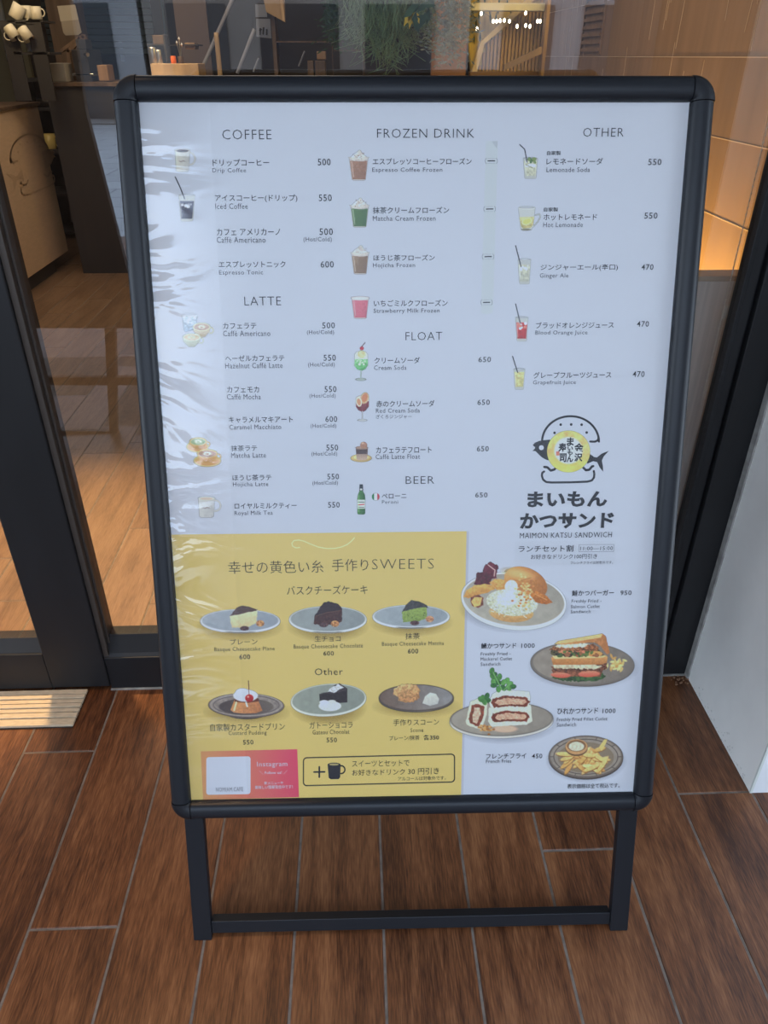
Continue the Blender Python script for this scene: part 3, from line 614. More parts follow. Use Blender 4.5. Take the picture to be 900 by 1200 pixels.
fin(iced(602, 433, 13, 23.5, [(600.6, 417.5), (606.6, 436.5)], (204, 196, 140), (188, 182, 130), 'grapefruit_photo', 'printed glass of pale yellow juice with straw', level=0.12, ice=False))
def frozen(x, y, w_, h, liq, liq2, cream, name, label):
    c = Canvas(x-3, y-12, x+w_+3, y+h+3, 3)
    c.P([(x, y), (x+w_, y), (x+w_*0.86, y+h-1), (x+w_*0.78, y+h), (x+w_*0.24, y+h), (x+w_*0.15, y+h-1)], (190, 185, 190), al=0.9)
    c.P([(x+w_*0.05, y+4), (x+w_*0.95, y+4), (x+w_*0.85, y+h-1.2), (x+w_*0.18, y+h-1.2)], liq, grad=(liq2, 1, 0.5), tex=0.07)
    if cream:
        for (dx, dy, r) in ((0.5, -0.5, 7.2), (0.32, 0.6, 5.2), (0.68, 0.8, 5.4), (0.52, -4.4, 3.8), (0.55, -7.2, 1.8)): c.E(x+w_*dx, y+dy, r, r*0.72, (222, 218, 218), tex=0.1, cell=1.4, grad=((182, 174, 176), 0.4, 1))
        c.bits(16, (x+w_*0.2, y-6, x+w_*0.85, y+2.5), 0.45, [(120, 90, 80), (160, 140, 135)], int(x+y))
        c.L([(x-0.5, y), (x+w_*0.25, y+2.6), (x+w_*0.75, y+2.8), (x+w_+0.5, y)], 0.8, (205, 195, 195))
    else: c.E(x+w_/2, y+1.5, w_/2, 2.4, (214, 190, 200)); c.E(x+w_/2, y+1.8, w_*0.42, 1.6, (226, 205, 212))
    c.L([(x+w_*0.14, y+5), (x+w_*0.24, y+h*0.85)], 0.9, (235, 228, 228), al=0.45); c.done(name, label)
frozen(409, 184.5, 22.5, 27, (160, 122, 104), (128, 94, 82), True, 'frozen_drink_photo', 'printed coffee frozen drink with cream')
frozen(410.6, 240.5, 21.5, 26, (84, 116, 76), (60, 90, 60), True, 'frozen_drink_photo', 'printed green matcha frozen drink with cream')
frozen(411.6, 296, 20.5, 25.5, (142, 118, 98), (110, 88, 76), True, 'frozen_drink_photo', 'printed brown roasted tea frozen drink with cream')
frozen(411.8, 348, 20.5, 25.5, (204, 110, 130), (178, 90, 112), False, 'frozen_drink_photo', 'printed pink strawberry frozen drink')
# latte groups
def cup(c, x, y, rx, ry, deep, body, sau, top, hs=1):
    if sau: c.E(x, y+deep*0.9, rx*1.32, ry*1.25, sau, grad=((sau[0]-30, sau[1]-40, sau[2]-40), 0.3, 1))
    c.L(arc(x+rx*1.08*hs, y+deep*0.42, rx*0.27, deep*0.27, 0, 360, 16), 1.4, body)
    c.P([(x-rx, y)] + arc(x, y+deep*0.2, rx*0.98, deep*0.82, 180, 0, 16)[::-1][::-1] + [(x+rx, y)], body, grad=((body[0]-42, body[1]-46, body[2]-46), 0.2, 1))
    c.E(x, y, rx, ry, (min(body[0]+15, 255), min(body[1]+15, 255), min(body[2]+15, 255))); c.E(x, y+0.3, rx*0.88, ry*0.8, top[0], tex=0.08); c.E(x+0.2, y, rx*0.4, ry*0.38, top[1]); c.E(x+0.2, y+0.4, rx*0.18, ry*0.2, top[0])
c = Canvas(210, 364, 253, 410, 3)
c.P([(213.4, 369), (231.5, 369), (229.6, 386), (217, 389), (215.4, 386)], (198, 208, 224), grad=((140, 158, 184), 0.2, 1), tex=0.16, cell=1.6); c.L(arc(222.5, 369, 9, 2, 0, 360, 20), 0.9, (228, 236, 246)); c.bits(14, (216, 370, 230, 379), 1.3, [(236, 244, 250), (180, 196, 214)], 3)
def cup2(c, x, y, rx, ry, deep, body, top):
    c.L(arc(x+rx*1.06, y+deep*0.35, rx*0.25, deep*0.28, 0, 360, 16), 1.3, body)
    c.P([(x-rx, y), (x-rx*0.9, y+deep*0.45), (x-rx*0.5, y+deep*0.85), (x-rx*0.3, y+deep), (x+rx*0.3, y+deep), (x+rx*0.5, y+deep*0.85), (x+rx*0.9, y+deep*0.45), (x+rx, y)], body, grad=((body[0]-38, body[1]-42, body[2]-44), 0.2, 1))
    c.E(x, y, rx, ry, tuple(min(v+14, 250) for v in body)); c.E(x, y+0.3, rx*0.87, ry*0.78, top[0], tex=0.06); c.E(x, y, rx*0.42, ry*0.42, top[1]); c.E(x, y+0.5, rx*0.16, ry*0.18, top[0])
cup2(c, 236.4, 383, 10.3, 4.9, 12, (206, 196, 176), ((176, 152, 138), (214, 204, 196)))
cup2(c, 224.6, 395, 10.4, 4.6, 11.5, (196, 204, 192), ((206, 184, 160), (226, 212, 196)))
c.done('latte_photo', 'printed group of three cafe latte cups')
c = Canvas(216, 508, 262, 550, 3)
def sauc(c, x, y, rx, ry): c.E(x, y, rx, ry, (214, 170, 112), grad=((188, 140, 84), 0.2, 1)); c.L(arc(x, y-0.4, rx*0.97, ry*0.93, 0, 360, 30), 0.7, (232, 204, 152))
sauc(c, 231.5, 523.5, 12.8, 6.6); cup2(c, 232.3, 517.3, 10.3, 4.8, 9, (214, 172, 118), ((146, 168, 130), (206, 214, 196)))
sauc(c, 243, 540, 16, 7); cup2(c, 243, 531.5, 12, 5.2, 10.5, (216, 170, 112), ((170, 138, 124), (218, 206, 202)))
c.done('latte_photo', 'printed pair of orange cups with saucers, matcha and cafe latte')
# floats and beer
c = Canvas(412, 399, 435, 448, 3)
c.L([(423.2, 407), (427.8, 401.5)], 0.8, (110, 60, 70)); c.P([(415.5, 415), (418, 412), (428.6, 412), (431, 415), (431.2, 428), (428, 432.5), (424, 434.3), (419, 433), (415.2, 428.5)], (196, 214, 206))
c.P([(415.8, 421), (431, 421), (431, 428), (428, 432.5), (424, 434.3), (419, 433), (415.4, 428.5)], (132, 190, 136), grad=((84, 160, 96), 0.2, 1), tex=0.15); c.bits(10, (417, 421, 430, 427), 1.2, [(176, 216, 176), (206, 232, 206)], 8)
c.E(423.8, 415.2, 4.8, 4.4, (220, 206, 160), tex=0.08); c.E(424, 408.2, 2.3, 2.1, (172, 44, 62)); c.L([(423.2, 434), (422.8, 443)], 1.1, (160, 176, 172)); c.E(422.8, 444.6, 6, 1.6, (150, 160, 160)); c.done('cream_soda_photo', 'printed stemmed glass of green cream soda with cherry')
c = Canvas(413, 457, 436, 496, 3)
c.P([(417, 466), (421, 463.5), (430, 463.5), (432.4, 466), (432.2, 476), (428.5, 481), (424.6, 482.8), (420, 480.5), (417.2, 476.5)], (196, 190, 190)); c.P([(417.4, 472), (432.2, 470), (432, 476.5), (428.5, 481), (424.6, 482.8), (420, 480.5), (417.4, 476.8)], (128, 52, 58), grad=((92, 32, 42), 0.2, 1), tex=0.15)
c.E(427.3, 466.5, 4.8, 6.8, (206, 170, 134), rot=15, tex=0.1); c.E(427.5, 466, 3.4, 5.2, (188, 120, 84), rot=15); c.E(420.6, 471, 3.4, 5.6, (226, 212, 196), rot=-10); c.E(420.6, 471, 2.3, 4.2, (192, 140, 110), rot=-10)
c.L([(424.6, 482), (424.6, 491)], 1.1, (172, 172, 178)); c.E(424.6, 492.4, 5.4, 1.4, (172, 174, 180)); c.done('red_soda_photo', 'printed stemmed glass of red soda with fruit')
c = Canvas(409, 514, 437, 545, 3)
c.E(423.2, 536.8, 12.2, 4.6, (206, 182, 122), grad=((166, 140, 88), 0.2, 1)); c.E(423.2, 536.2, 9, 2.8, (224, 202, 146)); c.P([(417, 524.5), (431, 524.5), (430.4, 538), (427.5, 539.5), (420.5, 539.5), (417.8, 538)], (120, 98, 96), grad=((182, 156, 140), 0, 1)); c.P([(417.4, 526.5), (430.7, 526.5), (430.4, 532), (417.6, 532)], (70, 52, 52)); c.E(424, 524.6, 7, 1.8, (150, 120, 108)); c.E(426.2, 521.6, 4, 3.8, (158, 112, 90), tex=0.2, cell=1.0); c.E(425, 519.4, 1.6, 1.4, (196, 160, 140)); c.done('latte_float_photo', 'printed iced latte float on saucer')
c = Canvas(416, 565, 431, 605, 4)
c.P([(421.6, 567.8), (425, 567.8), (425.4, 575.5), (427.6, 580), (428, 584), (427.9, 601.6), (426.6, 602.8), (420, 602.8), (418.8, 601.6), (418.8, 584), (419.4, 580), (421.2, 575.5)], (74, 124, 68), grad=((44, 86, 50), 1, 0), tex=0.08)
c.P([(421.4, 567.6), (425.2, 567.6), (425.5, 574.8), (421.1, 574.8)], (40, 46, 56)); c.E(423.2, 573.5, 1.5, 1.2, (190, 196, 200)); c.P([(418.9, 585.5), (427.9, 585.5), (427.9, 596), (418.9, 596)], (206, 212, 210)); c.L([(420, 588.4), (426.8, 588.4)], 1.0, (70, 90, 80)); c.L([(420.2, 591.5), (426.6, 591)], 1.2, (178, 60, 66)); c.L([(420, 594.4), (426.8, 594.4)], 0.8, (80, 100, 90)); c.L([(420.6, 580), (420.3, 600)], 0.7, (150, 196, 140), al=0.7)
c.done('beer_bottle_photo', 'printed green beer bottle with white label')
c = Canvas(434.5, 576, 446, 588, 4)
m0 = c.me(440.3, 582.1, 4.4, 4.4)
c.put(m0, (206, 208, 214)); c.put(m0*(c.X < 438.4), (36, 110, 66)); c.put(m0*(c.X > 442.2), (176, 52, 66)); c.done('round_flag_print', 'small round green white red flag')
# logo disc
c = Canvas(639, 503, 694, 555, 3)
c.E(666.2, 529, 25.2, 24.4, (214, 196, 130), tex=0.10, cell=5, grad=((220, 186, 110), -0.7, -0.8)); c.E(666.2, 529, 25.2, 24.4, (226, 208, 104), al=0.0)
m0 = c.me(666.2, 529, 25.2, 24.4); c.put(m0*np.clip((c.Y-530)/22, 0, 0.8), (206, 198, 96), tex=0.08, cell=4); c.E(666, 527.8, 16.6, 15.8, (206, 206, 214), soft=1.6); c.P([(651.6, 529.2), (655.5, 529), (655.6, 533.6), (651.8, 533.8)], (214, 110, 96), tex=0.2)
c.done('logo_disc_print', 'printed golden disc with white centre')

# ---- cakes
def plate(c, cx, cy, rx, ry, top, rim, under=True, rot=0, rimw=1.3):
    c.E(cx, cy+ry*0.55, rx*0.82, ry*0.95, (120, 96, 40), soft=7, al=0.42)
    c.E(cx, cy+1.5, rx, ry, rim, rot=rot); 
    if under: c.E(cx, cy+ry*0.98, rx*0.36, 1.5, (90, 86, 80))
    c.E(cx, cy, rx, ry, rim, rot=rot); c.E(cx, cy-0.2, rx-rimw, ry-rimw*0.7, top, rot=rot, grad=((top[0]-14, top[1]-14, top[2]-12), 1, 0.3), tex=0.03, cell=5)
def walnut(c, x, y, col=(176, 122, 80)): c.E(x, y, 4.8, 3.7, col, tex=0.35, cell=1.4)
def raisin(c, x, y): c.E(x, y, 5.2, 2.7, (74, 52, 56), tex=0.4, cell=1.5)
c = Canvas(230, 700, 334, 752, 2)
plate(c, 281.5, 727.2, 46.4, 13.3, (150, 158, 172), (212, 216, 226))
c.P([(269.5, 722), (301.6, 713.6), (301, 729.5), (290, 735.2), (271.6, 735.6)], (224, 208, 170), wob=0.5, tex=0.05, grad=((202, 182, 140), 0.2, 1)); c.P([(269.6, 721.6), (277.5, 712), (284, 709.6), (294, 711.6), (301.5, 714.6), (299.5, 716), (290, 717.4), (278, 720.5)], (74, 54, 50), wob=0.4, tex=0.1); raisin(c, 286.6, 736.2); walnut(c, 305, 730.4); c.done('cheesecake_photo', 'printed slice of plain burnt cheesecake on plate')
c = Canvas(332, 696, 438, 752, 2)
plate(c, 384.2, 725.4, 45.2, 15.2, (142, 148, 152), (208, 212, 218))
c.P([(367.8, 730.5), (369, 721), (378.8, 706.6), (385, 704.9), (396, 707.6), (401, 713), (400.6, 727.5), (392, 731.6), (372, 732)], (66, 42, 40), wob=0.6, tex=0.22, cell=1.5); c.P([(369, 721), (378.8, 706.6), (385, 704.9), (396, 707.6), (401, 713), (396, 716), (384, 717), (374, 722.5)], (50, 38, 42), wob=0.4, tex=0.08); c.L([(370, 722), (384, 717.5), (399, 715.5)], 0.7, (98, 66, 58)); raisin(c, 379.3, 732.2); walnut(c, 392.6, 730.8); c.done('cheesecake_photo', 'printed slice of chocolate cheesecake on plate')
c = Canvas(428, 694, 536, 748, 2)
plate(c, 481.7, 722, 44.8, 13.2, (150, 158, 168), (208, 214, 222))
c.P([(470.8, 716.4), (499.8, 709.5), (500.6, 724.5), (490, 728), (472.6, 729.2)], (136, 156, 82), wob=0.5, tex=0.1, cell=1.5, grad=((118, 138, 70), 0.2, 1)); c.P([(470.8, 716.6), (477, 707.5), (481.5, 703.4), (490, 704.4), (499.5, 708.6), (501.8, 712), (494, 711.6), (482, 714)], (62, 60, 62), wob=0.4, tex=0.1); c.bits(9, (474, 714, 498, 726), 0.6, [(90, 110, 52), (80, 96, 48)], 4); raisin(c, 486, 729.9); walnut(c, 503.6, 725.3, (184, 128, 98)); c.done('cheesecake_photo', 'printed slice of green matcha cheesecake on plate')
c = Canvas(238, 794, 340, 852, 2)
c.E(289, 834, 38, 11, (120, 96, 40), soft=7, al=0.45); c.E(289, 829.5, 30, 13.2, (66, 60, 60)); c.E(288.6, 826.6, 44.4, 14.4, (96, 86, 86), rot=1); c.E(288.6, 826, 43.2, 13.5, (132, 122, 120), rot=1, tex=0.1, cell=3); c.L(arc(288.6, 826, 38.5, 11.2, 0, 360, 50), 1.0, (96, 88, 90)); c.E(288.6, 828, 32, 9.6, (66, 58, 60), grad=((100, 90, 86), 1, -0.2)); c.L(arc(288.6, 826, 41.5, 12.8, 0, 360, 60), 0.5, (170, 160, 156))
c.P([(274.5, 820.5), (302.2, 819), (307.6, 832.6), (300, 835.6), (286, 836), (274, 834.8), (270.2, 831.8)], (200, 140, 92), tex=0.07, grad=((166, 106, 70), 1, 0.2)); c.P([(274, 819), (303, 818), (303.4, 821.6), (290, 823.6), (275.4, 822.4)], (92, 50, 36)); c.L([(277, 823), (274.5, 832)], 2.2, (224, 196, 160)); c.L([(288.5, 823.5), (289.8, 827.5)], 2, (230, 220, 206)); c.E(287.8, 815, 14.4, 7.2, (212, 216, 224), tex=0.03); c.E(284, 811, 8, 4.6, (222, 226, 232)); c.E(292.2, 818, 5, 4.5, (190, 52, 50), grad=((140, 30, 34), 0.4, 1)); c.E(290.8, 816.4, 1.2, 1, (236, 160, 150)); c.L([(292, 814), (291.6, 804), (291.2, 797.6)], 0.8, (110, 60, 56)); c.done('pudding_photo', 'printed custard pudding with cream and cherry on dark plate')
c = Canvas(334, 794, 440, 848, 2)
plate(c, 385, 819.6, 44, 18.2, (140, 146, 140), (206, 208, 204), under=False, rot=-4)
c.P([(374.2, 813.2), (407, 806.5), (407, 822.8), (398, 823.6), (374.6, 821)], (44, 38, 40), tex=0.15); c.P([(376, 812), (384, 811), (392, 802.5), (398, 800.6), (406.8, 806.5), (405, 809.5), (388, 813)], (60, 52, 56), tex=0.1); c.P([(383.5, 811), (389, 805.5), (397, 801), (403.5, 804.8), (398, 808), (391, 811.6)], (204, 204, 212), wob=1.0, tex=0.15, cell=1.4); c.E(386.6, 827.2, 13.2, 6, (216, 218, 216), tex=0.03); c.E(380, 823, 5.5, 2.8, (224, 226, 226)); c.E(389, 821.6, 4.5, 1.6, (206, 208, 208)); c.done('gateau_photo', 'printed dark chocolate gateau with whipped cream on plate')
c = Canvas(436, 794, 540, 844, 2)
c.E(488, 828, 36, 9, (120, 96, 40), soft=7, al=0.42); c.E(487.8, 819.6, 43.6, 15, (70, 66, 64), rot=0); c.E(490, 831.6, 16, 2, (120, 120, 116)); c.E(487.8, 817.6, 43.8, 15.8, (82, 72, 68), rot=0); c.E(487.8, 817.2, 42.2, 14.6, (104, 86, 78), grad=((134, 132, 136), 1, -0.1), tex=0.06, cell=5)
c.P([(461.5, 808), (468, 802.5), (478, 801), (488, 802.6), (492, 809), (491, 818), (484, 822.6), (474, 823), (467, 820.6), (466, 816), (460.8, 813.6)], (206, 160, 112), wob=0.8, tex=0.22, cell=1.8, grad=((168, 118, 78), 0.3, 1)); c.P([(495, 824), (498, 816), (504, 811.4), (511, 813), (514.6, 819), (513, 824.6), (504, 827)], (208, 208, 204), tex=0.03, grad=((178, 178, 178), 0.3, 1)); c.done('scone_photo', 'printed golden scone with cream on dark plate')
# ---- sandwiches
c = Canvas(536, 655, 670, 744, 2)
c.E(604, 712, 58, 26, (120, 122, 138), soft=6, al=0.4); c.E(602, 705.4, 61.4, 32.6, (206, 208, 214), rot=6); c.E(602, 702.6, 61.6, 31.8, (214, 215, 220), rot=6); c.E(602, 703, 59.4, 30, (166, 160, 152), rot=6, tex=0.04, cell=6, grad=((146, 140, 134), 0.3, -1))
c.P([(567, 664), (573.5, 658), (584, 663), (581.5, 677), (570, 680), (565, 676)], (92, 38, 50), wob=0.8, tex=0.2); c.P([(556, 684), (559, 671), (567, 669.5), (577, 674), (574, 686), (562, 690)], (78, 32, 42), wob=0.8, tex=0.2); c.L([(572, 662), (580, 668), (579, 675)], 1.2, (196, 160, 160)); c.P([(551, 700), (556, 695), (566, 700), (566, 709), (560, 712.5), (553, 710)], (110, 60, 50), wob=0.6, tex=0.2)
c.P([(542.8, 699), (547, 691), (556, 686), (568, 684), (578, 686), (580, 690), (570, 695), (556, 698), (548, 701)], (216, 164, 92), wob=0.5, tex=0.1, grad=((186, 130, 66), 0.2, 1)); c.P([(552, 705), (556, 699.5), (565, 700), (563, 709), (556, 711.5)], (222, 172, 104), tex=0.1)
c.P([(573, 683), (580, 678), (592, 679), (598, 686), (594, 692), (582, 691)], (214, 152, 86), wob=0.6, tex=0.15)
c.E(616, 683, 26.5, 17.5, (206, 146, 84), rot=24, tex=0.05, grad=((158, 98, 52), 1, 0.6)); c.E(608, 672.5, 15, 5, (224, 170, 110), rot=12, soft=4); c.L([(597, 680), (612, 680), (622, 677)], 1.0, (150, 96, 56), al=0.6)
c.E(599, 718, 26, 11, (214, 176, 122), rot=4, tex=0.08, grad=((180, 136, 84), 0, 1)); c.E(600, 706, 30, 15.5, (206, 206, 186), rot=6, tex=0.22, cell=1.6)
r = np.random.default_rng(5)
for i in range(110):
    x = 600+r.normal(0, 14.5); y = 707+r.normal(0, 7); a = r.uniform(0, 3.14); L = r.uniform(2.5, 6.5); col = [(226, 228, 206), (206, 210, 178), (190, 196, 158), (236, 238, 222), (168, 172, 132)][r.integers(5)]
    c.L([(x, y), (x+L*math.cos(a), y+L*0.6*math.sin(a))], 0.9, col)
c.E(594, 702, 13, 8, (226, 226, 222), tex=0.08, cell=2, soft=2); c.E(599, 687.5, 7.5, 8, (220, 220, 214), tex=0.06, rot=20)
for i in range(70): c.E(615.5+r.normal(0, 4.6), 693+r.normal(0, 8.5), 1.5, 1.2, [(220, 168, 106), (196, 132, 74), (232, 190, 134), (172, 108, 62)][r.integers(4)])
c.P([(621, 697), (628, 692.5), (640, 698), (647.5, 706), (640, 708), (628, 706)], (198, 124, 58), wob=0.4, tex=0.15, grad=((160, 92, 42), 0, 1)); c.L([(627, 696), (641, 703)], 1.2, (222, 160, 96), al=0.6)
c.done('burger_photo', 'printed salmon cutlet burger with shredded cabbage on grey plate')
c = Canvas(616, 736, 750, 806, 2)
c.E(684, 782, 56, 22, (120, 122, 138), soft=6, al=0.4); c.E(682.4, 779, 60.6, 25.4, (96, 88, 86), rot=2); c.E(682.4, 777.6, 60.8, 25.2, (112, 104, 100), rot=2); c.E(682.4, 777.4, 58, 23.4, (142, 132, 124), rot=2, tex=0.05, cell=5, grad=((112, 104, 100), 1, 0))
for i in range(36): c.E(724+r.normal(0, 6.5), 779+r.normal(0, 3.8), 3, 1.3, [(216, 176, 112), (232, 200, 142), (190, 146, 84)][r.integers(3)], rot=r.uniform(0, 180))
c.P([(645, 794), (655, 787), (700, 784), (710, 793), (700, 797.4), (676, 798.5), (655, 797)], (52, 78, 44), wob=1.2, tex=0.3); c.P([(646, 785), (654, 778), (700, 778), (707, 784), (704, 793), (650, 792)], (120, 74, 54), tex=0.3, wob=0.5)
c.E(657, 791, 11.5, 3.2, (204, 82, 66), rot=3, grad=((224, 130, 106), 0, -1)); c.E(690, 789.6, 12.5, 3.6, (206, 84, 68), rot=-2, grad=((226, 134, 108), 0, -1))
c.P([(645.5, 781), (700, 777), (711, 774), (711, 784), (703, 786), (650, 786)], (96, 60, 44), tex=0.45, wob=1.0, cell=1.4); c.P([(647, 778.5), (695, 778.5), (706, 780), (700, 784), (650, 783)], (206, 192, 166), wob=1.2, tex=0.15)
c.P([(645.6, 770.4), (651, 768.6), (709, 767.6), (712, 769.6), (711, 776.6), (705, 778.6), (648, 779)], (204, 150, 96), tex=0.06, grad=((172, 112, 64), 0, 1)); c.P([(647, 768.4), (700, 767), (711, 768.6), (706, 770.6), (650, 772)], (226, 186, 134), tex=0.05)
c.P([(643, 765), (652, 758), (700, 758.5), (708, 768), (650, 769.5)], (66, 60, 40), wob=1.5, tex=0.5, cell=1.6); c.E(663, 763, 9, 3.2, (214, 128, 96)); c.E(684, 762, 10, 3.4, (216, 120, 90)); c.E(697, 766, 9, 3.4, (210, 146, 84), tex=0.1); c.bits(20, (648, 762, 700, 769), 1.6, [(60, 86, 44), (90, 110, 56), (140, 90, 60)], 9, long=1.6)
c.P([(643.5, 762), (648, 757), (694, 755), (702, 759), (698, 763), (655, 762.6)], (134, 84, 54), wob=1.2, tex=0.4, cell=1.4); c.P([(650.5, 757), (658, 754), (668, 752.5), (690, 754.5), (686, 757.5), (662, 759.6)], (222, 212, 190), wob=1.2, tex=0.12)
c.P([(649.5, 754.5), (655, 751), (706, 742.4), (709.6, 745), (714.6, 764.5), (711, 767.2), (704, 757), (697, 752.6), (660, 755.4)], (204, 148, 94), tex=0.08, wob=0.4, grad=((166, 106, 64), 1, 0.3)); c.P([(649.5, 754.5), (655, 751), (706, 742.4), (704, 747), (664, 753.4)], (226, 180, 124), tex=0.06)
c.done('sandwich_photo', 'printed mackerel cutlet sandwich on dark oval plate')
c = Canvas(520, 776, 656, 872, 2)
c.E(590, 846, 56, 22, (120, 122, 138), soft=6, al=0.4); c.E(587.6, 845.4, 60.4, 19.6, (196, 194, 194), rot=-1); c.E(587.8, 842.6, 60.4, 20, (110, 104, 100), rot=-1); c.E(587.8, 842.4, 58.8, 18.8, (150, 142, 134), rot=-1, tex=0.04, cell=6, grad=((134, 126, 120), 1, 0))
c.E(592, 854, 14, 4, (210, 170, 150), soft=1.2)
c.P([(577, 813), (585, 808), (620, 810), (622, 817), (619, 830), (575, 829), (573, 822)], (222, 218, 206), wob=0.4, tex=0.04); c.P([(573, 829), (622, 826), (623.5, 845), (617, 849), (576, 851.5), (572, 845)], (218, 212, 198), wob=0.4, tex=0.05)
for (y0, lean) in ((822.5, 0), (840, 1)):
    c.P([(578, y0-4), (592, y0-7.5), (617, y0-5.5), (621, y0), (617, y0+5.5), (596, y0+5), (579, y0+6.5), (575.5, y0+1)], (108, 54, 40), wob=0.6, tex=0.2); c.P([(583, y0-2.6), (595, y0-4.8), (615, y0-3), (617.5, y0), (613, y0+3), (596, y0+2.6), (584, y0+3.6), (580, y0+1)], (206, 158, 136), wob=0.6, tex=0.16, cell=1.4)
c.P([(551, 822), (561, 818), (571, 823), (570, 838), (564, 855), (548, 850), (545.5, 846)], (216, 208, 190), wob=0.4, tex=0.06); c.P([(553, 826), (560, 824.5), (567.5, 828), (566.5, 840), (560.5, 851.5), (550, 847), (549.5, 842)], (120, 62, 46), wob=0.5, tex=0.2); c.P([(556, 829), (562.5, 829), (563.5, 836), (558.5, 848), (553.5, 846), (553.8, 838)], (206, 172, 152), wob=0.5, tex=0.15)
for i in range(30): c.E(569+r.normal(0, 5), 853.5+r.normal(0, 2.2), 1.6, 1.2, [(176, 124, 72), (150, 98, 54), (202, 156, 100)][r.integers(3)])
for (x, y) in ((577.5, 786), (580, 790), (582, 795), (584, 800), (578, 799), (590, 800), (594, 797.5), (598, 801), (601, 804.5), (590, 806), (584, 807.5), (578, 803), (586, 793), (576.5, 792.5), (566, 818), (570, 815.5), (563, 819.5), (571, 820.5), (568, 822.5), (596, 806)):
    c.E(x+r.normal(0, .5), y, 3.9, 2.8, [(70, 122, 62), (92, 148, 78), (50, 96, 50)][r.integers(3)], rot=r.uniform(0, 180), tex=0.15)
c.L([(578, 788), (583, 798), (588, 808)], 1.3, (110, 160, 96)); c.L([(598, 801), (590, 809)], 1.1, (110, 160, 96)); c.done('cutlet_sandwich_photo', 'printed stacked fillet cutlet sandwich with watercress on oval plate')
c = Canvas(638, 856, 736, 918, 2)
c.E(687, 891, 42, 23, (120, 122, 138), soft=5, al=0.4); c.E(686.4, 888.4, 43.6, 25, (74, 66, 64)); c.E(686.4, 886.6, 43.6, 24.8, (104, 94, 90)); c.E(686.4, 886.4, 41.5, 23, (140, 130, 124), tex=0.05, cell=4); c.L(arc(686.4, 886.6, 37.5, 20.5, 0, 360, 60), 1.0, (84, 76, 74)); c.E(686.4, 887.5, 33, 18, (126, 112, 98))
for k in range(10):
    t = 2*math.pi*k/10; c.L([(686.4+37.5*math.cos(t), 886.6+20.5*math.sin(t)), (686.4+42*math.cos(t), 886.6+23.3*math.sin(t))], 0.9, (90, 82, 80))
for i in range(44):
    x = 688+r.normal(0, 14); y = 891.5+r.normal(0, 7.2)
    if ((x-686.4)/34)**2+((y-888)/18)**2 > 1: continue
    a = r.choice([-35, -20, 10, 30, 60, -60])+r.normal(0, 10); L = r.uniform(7, 11); col = [(222, 178, 112), (206, 158, 92), (232, 194, 132), (196, 146, 84)][r.integers(4)]
    c.E(x, y+0.9, L, 2.7, (128, 84, 44), rot=a, al=0.7, soft=0.7); c.E(x, y, L, 2.4, col, rot=a, tex=0.06, grad=((min(col[0]+14, 240), col[1]+12, col[2]+18), 0, -1))
c.P([(702, 875), (708, 866.5), (711.5, 866), (710, 871), (705, 880)], (224, 182, 116)); c.E(675.5, 876.4, 13.2, 9.4, (92, 70, 54)); c.E(675.5, 875, 13, 9, (186, 142, 100), tex=0.04); c.E(675.5, 873.8, 11, 6.8, (120, 88, 62)); c.E(675.4, 874.6, 9, 5.4, (206, 196, 178), tex=0.12, cell=1.5); c.done('fries_photo', 'printed potato fries with dip on round plate')

# ================================================================== lettering
TX = []
def T(s, x0, y0, x1, y1, m='ink', bold=0.0, keep=False): TX.append((s, x0, y0, x1, y1, m, bold, keep))
HC = '(Hot/Cold)'
T('COFFEE', 260.5, 152, 318.2, 163.5, 'ink', -0.012)
for r_ in [('ドリップコーヒー',249.3,186.5,315.5,194.8),('アイスコーヒー(ドリップ)',252,228,348.5,237.2),('カフェ アメリカーノ',254.1,267.9,328.3,275.9),('エスプレッソトニック',256.5,306,334.7,313.7),
    ('カフェラテ',261.3,378.3,300.5,385.5),('ヘーゼルカフェラテ',264,416.1,333.3,423.3),('カフェモカ',266.1,452.9,303.7,459.9),('キャラメルマキアート',268.3,488.1,343.2,495.6),('抹茶ラテ',270.7,521.7,301.3,528.7),
    ('ほうじ茶ラテ',272.5,556.1,318.1,563.1),('ロイヤルミルクティー',274.9,589.2,347.7,596.1),('エスプレッソコーヒーフローズン',436.7,185.3,552.6,193.2),('抹茶クリームフローズン',436.9,242.5,526.3,250.4),
    ('ほうじ茶フローズン',437.6,298.5,509.5,305.7),('いちごミルクフローズン',438,351.4,524.6,358.9),('クリームソーダ',438.8,418.5,492,426),('赤のクリームソーダ',440.9,469.2,509.2,476.9),('カフェラテフロート',440.6,523.5,505.7,531),
    ('ペローニ',447.4,578.4,476.3,584),('レモネードソーダ',640.3,185.2,706.4,193.2),('ホットレモネード',636.8,250.8,699.5,258.3),('ジンジャーエール(辛口)',633.3,309.6,724,317.6),('ブラッドオレンジジュース',628,377.3,719.2,384.8),('グレープフルーツジュース',625.1,435.7,716.3,443.2)]: T(*r_, 'ink', 0.004)
for r_ in [('自家製',640.8,176.9,657.1,182),('自家製',637.1,243.1,653.9,248.1)]: T(*r_, 'ink', 0.012)
